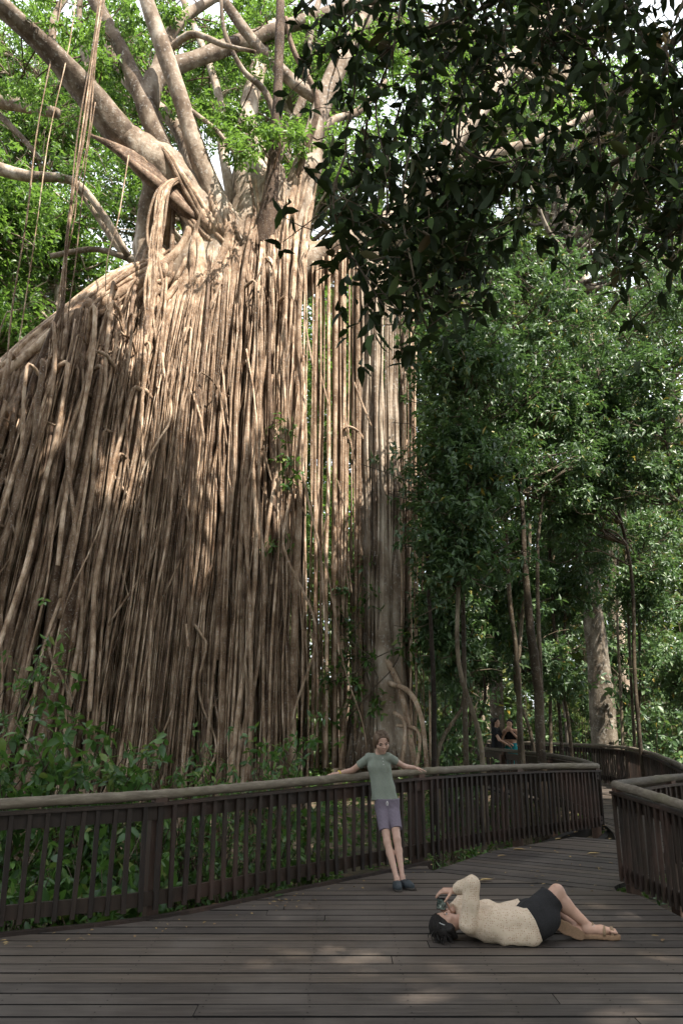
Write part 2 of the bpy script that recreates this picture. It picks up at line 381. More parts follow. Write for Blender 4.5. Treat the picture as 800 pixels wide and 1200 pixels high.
SUN_GAPS = [(G(530, 1180), .32), (G(548, 1160), .16), (G(745, 1192), .34), (G(516, 1196), .25)] + [(P(*q), r) for q, r in (((190, 470, 14.2), .55), ((330, 480, 14.6), .5), ((265, 560, 14.4), .3), ((120, 590, 13.8), .28), ((300, 650, 14.5), .3), ((441, 400, 15.1), .6), ((60, 540, 13.4), .25), ((225, 700, 14.2), .22), ((445, 560, 15.0), .25), ((350, 600, 14.7), .25))]
def open_gaps(tips):  # clears leaves along sun rays so flecks land on chosen spots
    keep = np.ones(len(tips), bool)
    for p, r in SUN_GAPS:
        w = tips - p; t_ = w @ SUN_DIR; dist = np.linalg.norm(w - t_[:, None] * SUN_DIR, axis=1); keep &= ~((dist < r + .12) & (t_ > 5))
    return keep
def make_tree(name, label, cat, group, trunk, crowns, bark, leafmat, leafL, tips_per, k=6, rich=False, aspect=.4, limb_r=.05, trunk_sides=12, clump_r=0.9, droop=.35, flat=.7, shell=.45):
    """trunk: rows x,y,z,r from the ground up; crowns: list of (centre, radii, clumps)"""
    tr = np.asarray(trunk, float); base = tr[0, :3]
    t = thing(name, label, cat, base, group)
    n = max(10, len(tr) * 5)
    sp = spline(tr, n); wob = np.cumsum(rng.normal(0, .012, (n, 2)), axis=0); wob -= np.linspace(0, 1, n)[:, None] * wob[-1]
    sp[:, :2] += wob * np.minimum(1, sp[:, 3:4] * 6)
    sp[:, 3] *= 1 + rng.normal(0, .03, n)
    b = Bag(); b.tube(sp[:, :3], np.maximum(sp[:, 3], .01), trunk_sides, .05, 4, rng.uniform(0, 6)); b.build('trunk', bark, t)
    lb = Bag(); tips = []; axs = []
    for c, r, nc in crowns:
        cs = ell_points(c, r, nc, .6)
        for q in cs:
            dz = np.abs(sp[:, 2] - (q[2] - .35 * np.linalg.norm(sp[-1, :2] - q[:2]))); i = int(np.argmin(dz + .3 * np.linalg.norm(sp[:, :2] - q[:2], axis=1)))
            i = max(i, n // 4)
            pp = limb_tube(lb, sp[i, :3], q, min(limb_r, sp[i, 3] * .7), .012, 5, 8)
            for _ in range(3):
                j = rng.integers(3, 7); e = q + rng.normal(0, clump_r * .6, 3) * np.array([1, 1, .6])
                limb_tube(lb, pp[j], e, limb_r * .35, .006, 4, 5)
        tp, ax = clump_tips(cs, clump_r * rng.uniform(.65, 1.2, nc), tips_per, flat, shell)
        tips.append(tp); axs.append(ax)
    if lb.n: tag(lb.build('branches', bark, t), kind='stuff')
    if tips:
        tp = np.vstack(tips); ax = np.vstack(axs); kp = open_gaps(tp); tp, ax = tp[kp], ax[kp]
        lf = Bag(); lf.add(*leaf_arrays(*whorls(tp, ax, k, leafL, aspect, droop), rich=rich)); tag(lf.build('crown', leafmat, t), kind='stuff')
    return t

# ------------------------------------------------------------------ solid modelling: distance fields -> one continuous surface
class Field:
    def __init__(s, vox): s.v = vox; s.pr = []
    def cone(s, a, b, r0, r1, k=.02, scale=None): s.pr.append(('cone', np.asarray(a, float), np.asarray(b, float), r0, r1, k)); return s
    def ell(s, c, r, k=.02, ax=None): s.pr.append(('ell', np.asarray(c, float), np.asarray(r, float), np.eye(3) if ax is None else np.asarray(ax, float), k)); return s
    def cut(s, p, n, k=.0): s.pr.append(('cut', np.asarray(p, float), unit(n), k)); return s       # removes the side n points to
    def sub(s, c, r, k=.01, ax=None): s.pr.append(('sub', np.asarray(c, float), np.asarray(r, float), np.eye(3) if ax is None else np.asarray(ax, float), k)); return s
    def surf(s, name, disp=None, off=(0, 0, 0), pad=None):
        v = s.v; lo = np.full(3, 1e9); hi = -lo
        for q in s.pr:
            if q[0] == 'cone':
                R = max(q[3], q[4]); lo = np.minimum(lo, np.minimum(q[1], q[2]) - R); hi = np.maximum(hi, np.maximum(q[1], q[2]) + R)
            elif q[0] == 'ell':
                R = q[2].max(); lo = np.minimum(lo, q[1] - R); hi = np.maximum(hi, q[1] + R)
        m = pad or 4 * v; lo -= m; hi += m
        sh = np.ceil((hi - lo) / v).astype(int) + 1
        D = np.full(sh, 1.0, np.float32)
        gx = [lo[i] + v * np.arange(sh[i]) for i in range(3)]
        def box(a, b):
            i0 = np.maximum(np.floor((a - lo) / v).astype(int), 0); i1 = np.minimum(np.ceil((b - lo) / v).astype(int) + 1, sh)
            sl = tuple(slice(i0[i], i1[i]) for i in range(3))
            X = np.stack(np.meshgrid(*(gx[i][sl[i]] for i in range(3)), indexing='ij'), -1).astype(np.float32)
            return sl, X
        for q in s.pr:
            if q[0] == 'cone':
                _, a, b, r0, r1, k = q[:6]; R = max(r0, r1) + max(k, 2 * v) + 3 * v
                sl, X = box(np.minimum(a, b) - R, np.maximum(a, b) + R)
                ba = (b - a).astype(np.float32); t = np.clip(((X - a.astype(np.float32)) @ ba) / max(float(ba @ ba), 1e-9), 0, 1)
                d = np.linalg.norm(X - a.astype(np.float32) - t[..., None] * ba, axis=-1) - (r0 + (r1 - r0) * t)
                if len(q) > 6:          # flat ends: 1 at a, 2 at b, 3 both
                    dr = (ba / max(np.linalg.norm(ba), 1e-6)).astype(np.float32)
                    if q[6] & 2: d = np.maximum(d, (X - b.astype(np.float32)) @ dr)
                    if q[6] & 1: d = np.maximum(d, (a.astype(np.float32) - X) @ dr)
            elif q[0] in ('ell', 'sub'):
                _, c, r, ax, k = q; R = r.max() + max(k, 2 * v) + 3 * v
                sl, X = box(c - R, c + R)
                Y_ = (X - c.astype(np.float32)) @ ax.T.astype(np.float32)
                k0 = np.linalg.norm(Y_ / r, axis=-1); k1 = np.linalg.norm(Y_ / r ** 2, axis=-1); d = k0 * (k0 - 1) / np.maximum(k1, 1e-6)
            else:
                _, p, n, k = q
                d = sum((gx[i].reshape([-1 if j == i else 1 for j in range(3)]) - p[i]) * n[i] for i in range(3)).astype(np.float32)
                D = np.maximum(D, d); continue
            A = D[sl]
            if q[0] == 'sub':
                d = -d; h = np.clip(.5 - .5 * (A - d) / max(k, 1e-6), 0, 1); D[sl] = A * (1 - h) + d * h + k * h * (1 - h)
            else:
                h = np.clip(.5 + .5 * (A - d) / max(k, 1e-6), 0, 1); D[sl] = A * (1 - h) + d * h - k * h * (1 - h)
        if disp is not None:
            X = np.stack(np.meshgrid(*gx, indexing='ij'), -1); near = np.abs(D) < .3
            D[near] += disp(X[near])
        D[[0, -1]] = 1; D[:, [0, -1]] = 1; D[:, :, [0, -1]] = 1
        return surface_nets(name, D, lo - np.asarray(off), v)

def surface_nets(name, D, lo, v):
    S = D < 0
    cnt = np.zeros(np.array(D.shape) - 1, np.uint8)
    cor = [(i, j, k) for i in (0, 1) for j in (0, 1) for k in (0, 1)]
    nx, ny, nz = cnt.shape
    for i, j, k in cor: cnt += S[i:i + nx, j:j + ny, k:k + nz]
    act = (cnt > 0) & (cnt < 8)
    idx = np.full(cnt.shape, -1, np.int32); I = np.argwhere(act); idx[act] = np.arange(len(I))
    val = np.stack([D[I[:, 0] + i, I[:, 1] + j, I[:, 2] + k] for i, j, k in cor], 1)
    acc = np.zeros((len(I), 3)); c_ = np.zeros(len(I))
    cc = np.array(cor, float)
    for a in range(8):
        for b in range(a + 1, 8):
            if np.abs(cc[a] - cc[b]).sum() != 1: continue
            x = (val[:, a] < 0) != (val[:, b] < 0)
            t = val[x, a] / (val[x, a] - val[x, b])
            acc[x] += cc[a] + t[:, None] * (cc[b] - cc[a]); c_[x] += 1
    V = lo + v * (I + acc / c_[:, None])
    Q = []
    for ax in range(3):
        s0 = np.take(S, range(0, S.shape[ax] - 1), ax); s1 = np.take(S, range(1, S.shape[ax]), ax)
        E = np.argwhere(s0 != s1); o1, o2 = [(1, 2), (2, 0), (0, 1)][ax]
        ok = (E[:, o1] > 0) & (E[:, o2] > 0) & (E[:, o1] < cnt.shape[o1]) & (E[:, o2] < cnt.shape[o2]); E = E[ok]
        def at(d1, d2):
            J = E.copy(); J[:, o1] -= d1; J[:, o2] -= d2; return idx[J[:, 0], J[:, 1], J[:, 2]]
        q = np.stack([at(1, 1), at(0, 1), at(0, 0), at(1, 0)], 1)
        flip = ~S[E[:, 0], E[:, 1], E[:, 2]]; q[flip] = q[flip][:, ::-1]
        Q.append(q)
    return mesh_np(name, V, None, np.vstack(Q))

def sines(X, f, seed, n=5):
    r = np.random.default_rng(seed); o = np.zeros(len(X))
    for _ in range(n):
        d = r.normal(size=3) * f; o += np.sin(X @ d + r.uniform(0, 6))
    return o / n

# ================================================================== GROUND
def ground_z(x, y):
    return -1.15 + .12 * np.sin(x * .7 + 1) * np.sin(y * .5) + .0006 * np.maximum(0, y - 25) ** 2 * .6
def build_ground():
    gx = np.concatenate([[-600, -200, -80], np.linspace(-45, 45, 91), [80, 200, 600]]); gy = np.concatenate([[-600, -150, -40], np.linspace(-15, 75, 91), [110, 200, 700]])
    X, Y = np.meshgrid(gx, gy, indexing='ij'); Z = ground_z(X, np.minimum(Y, 75))
    V = np.stack([X, Y, Z], -1).reshape(-1, 3); ny = len(gy)
    i, j = np.meshgrid(np.arange(len(gx) - 1), np.arange(ny - 1), indexing='ij'); a = (i * ny + j).ravel()
    Q = np.stack([a, a + ny, a + ny + 1, a + 1], 1)
    tag(link('forest_floor', mesh_np('forest_floor', V, None, Q), M['ground']), 'dark forest floor of leaf litter under the trees', kind='structure')
build_ground()

# ================================================================== BOARDWALK
# fence lines: photograph column, row of the rail top, distance
FA = [(-70, 941, 6.15), (0, 935.5, 6.55), (190, 925, 7.15), (345, 911.5, 8.25), (497, 899.5, 9.75)]
FB = [(497, 899.5, 9.75), (560, 896.5, 10.6), (640, 894.3, 11.6), (699, 894.5, 12.5)]
FC = [(699, 894.5, 12.5), (672, 887, 14.2), (640, 882, 16.0), (604, 878.5, 18.0), (555, 874.5, 20.5), (500, 872, 22.5)]
FD = [(835, 918, 9.6), (800, 896, 12.2), (757, 879, 17.2), (715, 872.5, 21.0), (640, 869.5, 24.0), (560, 867, 26.5), (480, 865, 28.0)]
FE = [(719, 914.5, 8.35), (800, 938, 6.9), (880, 968, 5.9)]
FE2 = [(719, 914.5, 8.35), (800, 906, 9.6), (900, 901, 10.6)]
def rail_pts(L): return np.array([P(*q) for q in L])
WA, WB, WC, WD, WE, WE2 = (rail_pts(q) for q in (FA, FB, FC, FD, FE, FE2))

deck = link('boardwalk', None, None)
bb = Bag()
for x in np.arange(-6.2, 6.3, 0.6):
    ya = np.interp(x, WA[:, 0], WA[:, 1]) if x > WA[0, 0] else WA[0, 1] + (x - WA[0, 0]) * (WA[1, 1] - WA[0, 1]) / (WA[1, 0] - WA[0, 0])
    yb = np.interp(x, WE[:, 0], WE[:, 1]) if x > WE[0, 0] else 99
    y1_ = min(ya, yb, 9.5) - .12
    if y1_ > -2.5: bb.box((x, (y1_ - 2.9) / 2, -.20), (.035, (y1_ + 2.9) / 2, .09))
for (a, b) in ((G(560, 1010), G(715, 950)), (G(640, 1030), G(722, 960))): 
    d = b - a; L_ = np.linalg.norm(d); ax = np.stack([d / L_, np.cross([0, 0, 1], d / L_), [0, 0, 1]]); bb.box((a + b) / 2 + np.array([0, 0, -.16]), (L_ * .6, .05, .08), ax)
deck_me = bb.mesh('boardwalk', smooth=False); bpy.data.objects.remove(deck)
deck = link('boardwalk', deck_me, M['bearer'])
tag(deck, 'dark weathered timber boardwalk of wide planks', kind='structure')

def interp_line(W, y, col=0):
    o = np.argsort(W[:, 1]); return np.interp(y, W[o, 1], W[o, col])
def plank_poly(poly, top=0.0, th=.04, name='plank'):
    poly = np.asarray(poly, float); n = len(poly)
    V = np.vstack([np.c_[poly, np.full(n, top)], np.c_[poly, np.full(n, top - th)]])
    T = [[0, k, k + 1] for k in range(1, n - 1)] + [[n, n + k + 1, n + k] for k in range(1, n - 1)]
    Q = [[k, n + k, n + (k + 1) % n, (k + 1) % n] for k in range(n)]
    c = np.array([*poly.mean(0), 0]); 
    me = mesh_np(name, V - c, T, Q, smooth=False); me.materials.append(M['deck']); me.materials.append(M['bearer'])
    me.polygons.foreach_set('material_index', np.r_[np.zeros(len(T), np.int32), np.ones(len(Q), np.int32)])
    return link(name, me, None, deck, c)
PITCH = .192
Y_END = 8.62
WAo = np.array([[W[0], W[1]] for W in WA])
y = -3.0; row = 0
Lx = lambda yy: np.interp(yy, WA[:, 1], WA[:, 0]) + .03 if yy > WA[0, 1] else WA[0, 0] + (yy - WA[0, 1]) * (WA[1, 0] - WA[0, 0]) / (WA[1, 1] - WA[0, 1])
EB = WE[::-1]
Rx = lambda yy: np.interp(yy, EB[:, 1], EB[:, 0]) - .03 if yy < EB[-1, 1] else EB[-1, 0] - .03
seam_a = G(505, 1021); seam_b = G(735, 1046)
def seam_y(x): return np.interp(x, [seam_a[0], seam_b[0]], [seam_a[1], seam_b[1]])
while y < WA[-1, 1] - .2:
    y0, y1 = y, y + PITCH - .021
    l0, l1 = max(Lx(y0), -7), max(Lx(y1), -7); r0, r1 = min(Rx(y0), 6.5), min(Rx(y1), 6.5)
    # far planks stop at the seam with the fanned boards
    def clipx(yy, r):
        if yy <= seam_b[1]: return r
        if yy >= seam_a[1]: return min(r, seam_a[0] - .01)
        return min(r, np.interp(yy, [seam_b[1], seam_a[1]], [seam_b[0], seam_a[0]]))
    r0, r1 = clipx(y0, r0), clipx(y1, r1)
    if min(r0, r1) - max(l0, l1) > .15:
        cuts = []
        if rng.uniform() < .75: cuts = [rng.uniform(max(l0, l1) + .6, max(min(r0, r1) - .6, max(l0, l1) + .7))] if min(r0, r1) - max(l0, l1) > 2.2 else []
        xs0 = [l0] + [c - .003 for c in cuts]; xe = [c + .003 for c in cuts]
        segs = []
        if cuts: segs = [((l0, l1), (cuts[0] - .003,) * 2), ((cuts[0] + .003,) * 2, (r0, r1))]
        else: segs = [((l0, l1), (r0, r1))]
        for (a0, a1), (b0, b1) in segs:
            plank_poly([(a0, y0), (b0, y0), (b1, y1), (a1, y1)], rng.normal(0, .0022))
    y += PITCH; row += 1
def ribbon(left, right, n, w_gap=.022):
    l = spline(left, n * 4 + 1)[:, :2]; r = spline(right, n * 4 + 1)[:, :2]
    for k in range(n):
        a, b = k * 4, k * 4 + 4
        la, ra, lb_, rb = l[a], r[a], l[b], r[b]
        gl = w_gap / max(np.linalg.norm(lb_ - la), .02); gr = w_gap / max(np.linalg.norm(rb - ra), .02)
        plank_poly([la, ra, rb - (rb - ra) * min(gr, .4), lb_ - (lb_ - la) * min(gl, .4)], rng.normal(0, .002))
# boards fanned round the corner, then the path running back to the left behind the fence
e0 = WE[0]
sd_ = unit((seam_b - seam_a)[:2]); sn_ = np.array([-sd_[1], sd_[0]])
def isect(o, d, poly):
    best = None
    for a_, b_ in zip(poly[:-1], poly[1:]):
        e = b_ - a_; den = d[0] * e[1] - d[1] * e[0]
        if abs(den) < 1e-9: continue
        w_ = a_ - o; u = (w_[0] * d[1] - w_[1] * d[0]) / den
        if -1e-6 <= u <= 1 + 1e-6: best = a_ + e * u
    return best
lpoly = np.array([seam_a[:2] - sn_ * .05, WB[1][:2] + [.10, -.10], WB[2][:2] + [.10, -.10], WB[3][:2] + [.14, -.08], WC[1][:2] + [.25, .1]])
rpoly = np.array([seam_b[:2] - sn_ * .3, e0[:2] + [-.10, .0], e0[:2] + [-.02, .10], WE2[1][:2] + [.0, .12], WE2[2][:2] + [0, .12]])
k_ = .012; o0 = seam_a[:2]
while k_ < 3.4:
    c4 = []
    for kk in (k_, k_ + .19 - .018):
        l_ = isect(o0 + sn_ * kk, sd_, lpoly); r_ = isect(o0 + sn_ * kk, sd_, rpoly)
        if l_ is None or r_ is None: break
        c4.append((l_, r_))
    if len(c4) == 2: plank_poly([c4[0][0], c4[0][1], c4[1][1], c4[1][0]], rng.normal(0, .002))
    k_ += .19
ribbon([WB[3] + [.12, -.1, 0], WC[1] + [.2, .1, 0], WC[2] + [.2, .1, 0], WC[3], WC[4], WC[5]], [e0 + [.35, .95, 0], WD[1] + [-.1, 0, 0], WD[2] + [-.1, -.1, 0], WD[3] + [0, -.15, 0], WD[4] + [0, -.15, 0], WD[6] + [0, -.15, 0]], 70)
nl = Bag()
for r_ in range(22):
    for x in np.arange(-6.2, 6.3, .6):
        for dy in (.035, PITCH - .065):
            yy = -3 + (r_ + 34) * PITCH + dy; xx = x + rng.normal(0, .008)
            if xx < Lx(yy) + .1 or xx > Rx(yy) - .1 or yy > seam_b[1] - .1: continue
            a_ = np.linspace(0, 2 * pi, 6, endpoint=False); nl.add(np.stack([xx + .0065 * np.cos(a_), yy + .0065 * np.sin(a_), np.full(6, .0075)], 1), [[0, i, i + 1] for i in range(1, 5)])
tag(nl.build('screw_heads', M['bearer'], deck), kind='stuff')
# raised edge board along the left side of the deck
eb = Bag()
ew = spline(np.c_[WA[:, 0] + .03, WA[:, 1] - .10, np.full(len(WA), -.03)], 30)
for a, b in zip(ew[:-1], ew[1:]):
    d = b - a; L_ = np.linalg.norm(d); d /= L_; eb.box((a + b) / 2, (L_ / 2, .03, .055), np.stack([d, np.cross([0, 0, 1], d), [0, 0, 1]]))
eb.build('edge_board', M['fence'], deck, smooth=False)

# ------------------------------------------------------------------ fences
def prism_mesh(name, w, t, h, ch):
    pr = [(-w + ch, -t), (w - ch, -t), (w, -t + ch), (w, t - ch), (w - ch, t), (-w + ch, t), (-w, t - ch), (-w, -t + ch)]
    V = [(x, y, 0) for x, y in pr] + [(x, y, h) for x, y in pr]
    T = [[0, k + 1, k] for k in range(1, 7)] + [[8, 8 + k, 8 + k + 1] for k in range(1, 7)]
    Q = [[k, (k + 1) % 8, 8 + (k + 1) % 8, 8 + k] for k in range(8)]
    return mesh_np(name, np.array(V), T, Q, smooth=False)
BAL = prism_mesh('baluster', .0195, .016, 1.0, .004); BAL.materials.append(M['fence'])
POST = prism_mesh('post', .055, .055, 1.0, .008); POST.materials.append(M['post'])
def fence(label, W, post_at, side, group='boardwalk fences', spacing=.134, logr=.043, start=.07, dense=1.0):
    """W: rail-top points; side: +1 puts the balusters on the right of the run"""
    base = np.array([W[0, 0], W[0, 1], 0.0])
    t = thing('boardwalk_fence', label, 'fence', base, group)
    n = 8 * (len(W) - 1) + 1
    sp = spline(W, n)
    seg = np.r_[0, np.cumsum(np.linalg.norm(np.diff(sp[:, :2], axis=0), axis=1))]
    def at(s):
        q = np.array([np.interp(s, seg, sp[:, k]) for k in range(3)]); e = .03
        a = np.array([np.interp(max(s - e, 0), seg, sp[:, k]) for k in range(2)]); b = np.array([np.interp(min(s + e, seg[-1]), seg, sp[:, k]) for k in range(2)])
        d = unit(b - a); return q, np.array([d[0], d[1], 0])
    lr = Bag(); ns = max(12, n); ss = np.linspace(-0.0, seg[-1], ns * 2)
    pts = np.array([at(s)[0] for s in ss]); pts[:, 2] -= logr; pts += rng.normal(0, .002, pts.shape)
    lr.tube(pts, logr * (1 + .05 * np.sin(ss * 2.1) + rng.normal(0, .015, len(ss))), 12); lr.build('handrail', M['log'], t)
    def strip(name, z0, z1, half_t, shift, mat=M['fence']):
        bg = Bag(); V = []
        for s in np.linspace(0, seg[-1], n):
            q, d = at(s); nrm = np.array([d[1], -d[0], 0]) * side; h = q[2]
            for (o, z) in ((shift - half_t, z0), (shift + half_t, z0), (shift + half_t, z1), (shift - half_t, z1)):
                V.append([q[0] + nrm[0] * o, q[1] + nrm[1] * o, z * h])
        V = np.array(V); Q = []
        for k in range(n - 1):
            for j in range(4): Q.append([4 * k + j, 4 * k + (j + 1) % 4, 4 * k + 4 + (j + 1) % 4, 4 * k + 4 + j])
        Q += [[3, 2, 1, 0], [4 * n - 4, 4 * n - 3, 4 * n - 2, 4 * n - 1]]
        bg.add(V, None, Q); bg.build(name, mat, t, smooth=False)
    strip('cap_board', .872, .897, .052, .012); strip('upper_rail', .755, .871, .018, -.002); strip('bottom_rail', .085, .195, .018, -.002)
    s = start
    while s < seg[-1] - .02:
        q, d = at(s); nrm = np.array([d[1], -d[0], 0]) * side
        p = q + nrm * .034; p[2] = .055 * q[2]
        o = link('baluster', BAL, None, t, p); o.rotation_euler = (rng.normal(0, .007), rng.normal(0, .011), math.atan2(d[1], d[0])); o.scale = (rng.uniform(.92, 1.1), 1, .815 * q[2])
        s += spacing * rng.uniform(.96, 1.04) / dense
    for s in post_at:
        q, d = at(min(s * seg[-1], seg[-1])); nrm = np.array([d[1], -d[0], 0]) * side
        p = q - nrm * .078; p[2] = -1.3
        o = link('post', POST, None, t, p); o.rotation_euler = (0, 0, math.atan2(d[1], d[0])); o.scale = (1, 1, 1.3 + .90 * q[2] - .032)
        bo = Bag()
        for zz in (.14, .81): bo.tube([q + nrm * .018 + [0, 0, zz * q[2] - q[2]], q + nrm * .030 + [0, 0, zz * q[2] - q[2]]], .011, 8)
        bo.build('bolt', M['bearer'], t, smooth=False)
        c = q - nrm * .02; bk = Bag(); bk.box(c + np.array([0, 0, -.088 * 1.0]), (.055, .05, .022), np.stack([d, nrm, [0, 0, 1]])); bk.build('block', M['post'], t, smooth=False)
    return t, at, seg[-1]
segA = np.linalg.norm(np.diff(WA[:, :2], axis=0), axis=1).cumsum(); segA = np.r_[0, segA] / segA[-1]
fence('long dark timber boardwalk fence with widely spaced balusters that the standing child leans on', WA, [segA[2], .985], 1)
fence('dark timber fence section curving away right of the child with close balusters', WB, [.5, .99], 1, dense=1.25)
fence('fence behind the curved section, turning back left beside the two distant people', WC, [.3, .6, .95], 1, dense=1.0)
fence('far outer fence sweeping along the bend of the path under the big trunk', WD, [.2, .4, .6, .8], -1)
fence('near right fence with grey log rail, its corner beside the path', WE, [.02, .75], 1, start=.05, dense=1.15)
fence('short return fence running off right behind the near corner log rail', WE2, [.4, .95], 1, start=.12)

# ================================================================== THE FIG TREE
fig_base = np.array([P(250, 880, 14.5)[0], 14.5, -1.1])
fig = thing('curtain_fig_tree', 'huge strangler fig with a wide curtain of hanging aerial roots', 'fig tree', fig_base)
def path_px(rows, n=16):
    """rows: px, py, Y, half width in pixels"""
    out = []
    for px, py, Y, w in rows:
        p = P(px, py, Y); out.append([*p, w / ppm(p)])
    return spline(out, n)
# --- the fused trunk, as one grown surface
core = Field(.055)
def chain(rows, k=.25):
    q = path_px(rows, max(4, len(rows) * 2))
    for a, b in zip(q[:-1], q[1:]): core.cone(a[:3], b[:3], a[3], b[3], k)
chain([(-90, 537, 13.5, 25), (0, 472, 14.0, 25), (70, 414, 14.6, 26), (140, 360, 15.1, 25), (200, 333, 15.4, 26), (262, 302, 15.6, 30)])      # fallen host trunk, wrapped
chain([(262, 300, 15.5, 36), (250, 262, 15.4, 26), (225, 235, 15.3, 21), (190, 200, 15.1, 21), (155, 168, 14.85, 18)])                      # root of the great left limb
chain([(178, 345, 15.3, 16), (176, 280, 15.5, 15), (186, 225, 15.2, 14), (200, 190, 15.1, 14)])                                              # column left of the hollow
chain([(215, 330, 15.2, 16), (232, 285, 15.3, 15), (232, 240, 15.4, 16)])
chain([(300, 330, 15.8, 34), (305, 285, 15.9, 30), (300, 235, 16.0, 24), (292, 190, 16.3, 18)])
chain([(335, 320, 15.7, 20), (342, 275, 15.8, 18), (352, 225, 15.9, 15), (368, 185, 16.0, 13)])
chain([(318, 320, 15.6, 16), (318, 255, 15.5, 13), (325, 200, 15.4, 10)])
chain([(315, 340, 15.9, 28), (370, 312, 15.9, 22), (420, 290, 15.8, 20), (470, 268, 15.8, 14)])                                              # limb to the right-hand root column
chain([(205, 370, 15.0, 18), (150, 440, 14.7, 22), (90, 540, 14.5, 24), (30, 700, 14.4, 26)], .3)
chain([(255, 330, 15.3, 30), (240, 420, 15.3, 44), (225, 560, 15.4, 60), (215, 700, 15.5, 66), (205, 900, 15.6, 70)], .4)
chain([(312, 330, 15.9, 22), (306, 500, 16.1, 18), (302, 700, 16.3, 18), (300, 900, 16.3, 22)], .4)
def fig_disp(X):
    return (.055 * sines(X * np.array([1, 1, .2]), 4.5, 3, 6) + .03 * sines(X * np.array([1, 1, .25]), 11, 4, 6)).astype(np.float32)
core_me = core.surf('trunk', fig_disp, fig_base)
link('trunk', core_me, M['fig_bark'], fig, fig_base)
from mathutils.bvhtree import BVHTree
_cv = np.empty(len(core_me.vertices) * 3, np.float32); core_me.vertices.foreach_get('co', _cv); _cv = _cv.reshape(-1, 3) + fig_base
CORE = BVHTree.FromPolygons(_cv.tolist(), [tuple(p.vertices) for p in core_me.polygons])
def on_core(px, py, sink=0.0, Y=None):
    d = unit(ray(px, py)); h = CORE.ray_cast(Vector((0, 0, HC)), Vector(d))
    if h[0] is None: return None
    return np.array(h[0]) + d * sink

def limb(rows, sides=14, n=26, flute=.05, name='limb', mat=None, wob=.02):
    q = path_px(rows, n); q[:, :3] += np.cumsum(rng.normal(0, wob * .35, (n, 3)), axis=0) * np.minimum(1, np.linspace(0, 3, n))[:, None] * .5
    q[:, 3] *= 1 + .05 * np.sin(np.linspace(0, 17, n) + rng.uniform(0, 6)) + rng.normal(0, .02, n)
    b = Bag(); b.tube(q[:, :3], q[:, 3], sides, flute, 5, rng.uniform(0, 6)); b.build(name, mat or M['fig_bark'], fig); return q
LIMBS = []
LIMBS.append(limb([(262, 285, 15.5, 28), (215, 225, 15.2, 21), (150, 166, 14.8, 19), (105, 112, 14.4, 15.5), (55, 55, 13.9, 13), (0, 5, 13.3, 11.5), (-70, -60, 12.6, 10)], 18, 34, .07))
LIMBS.append(limb([(275, 300, 15.2, 17), (262, 255, 15.1, 14), (236, 190, 15.0, 11), (214, 120, 14.9, 10), (192, 55, 14.8, 9.5), (170, -10, 14.7, 9), (160, -60, 14.6, 8.5)]))
LIMBS.append(limb([(262, 290, 15.3, 18), (236, 245, 15.2, 14), (212, 212, 15.2, 12.5), (186, 165, 15.2, 11.5), (165, 112, 15.3, 10.5), (140, 55, 15.4, 9), (108, -5, 15.5, 8), (90, -60, 15.6, 7)]))
LIMBS.append(limb([(172, 130, 15.3, 13), (186, 88, 15.5, 11), (240, 66, 16.0, 9.5), (295, 46, 16.6, 9), (350, 28, 17.2, 8), (420, 5, 18, 7)]))
LIMBS.append(limb([(180, 95, 15.5, 8), (205, 32, 15.9, 7), (240, 5, 16.3, 6), (270, -15, 16.7, 5)]))
LIMBS.append(limb([(308, 300, 15.3, 13), (318, 225, 15.1, 9), (325, 150, 14.9, 6.5), (328, 80, 14.8, 5.5), (331, -10, 14.6, 4.5)], mat=M['root_old']))
LIMBS.append(limb([(330, 300, 15.7, 15), (345, 225, 15.9, 13), (366, 160, 16.1, 12), (378, 120, 16.3, 11), (400, 70, 16.6, 10), (440, 0, 17.2, 9)]))
LIMBS.append(limb([(380, 122, 16.3, 8), (345, 98, 16.2, 7.5), (318, 72, 16.1, 7), (290, 40, 16, 6), (265, 5, 15.9, 5.5), (240, -30, 15.8, 5)]))
LIMBS.append(limb([(300, 270, 16.2, 20), (305, 200, 16.4, 16), (290, 150, 16.6, 12), (300, 90, 16.9, 9), (320, 30, 17.4, 8)], mat=M['pale_bark']))
LIMBS.append(limb([(240, 250, 15.9, 12), (225, 190, 16.1, 10), (200, 140, 16.4, 8), (150, 95, 16.8, 7), (118, 30, 17.2, 6)]))
LIMBS.append(limb([(435, 290, 16.2, 16), (470, 240, 16.5, 12), (520, 180, 17.1, 11), (560, 130, 17.6, 10), (612, 55, 18.3, 9), (665, -10, 19, 8)], mat=M['pale_bark']))
LIMBS.append(limb([(470, 245, 16.6, 8), (530, 208, 17.3, 7), (575, 182, 17.9, 6), (640, 160, 18.6, 4.5), (720, 120, 19.5, 3)], mat=M['pale_bark']))
LIMBS.append(limb([(345, 235, 15.8, 5), (355, 185, 15.5, 4), (372, 120, 15.2, 3.5), (345, 60, 15, 3), (336, 20, 14.8, 2)], mat=M['root_old']))
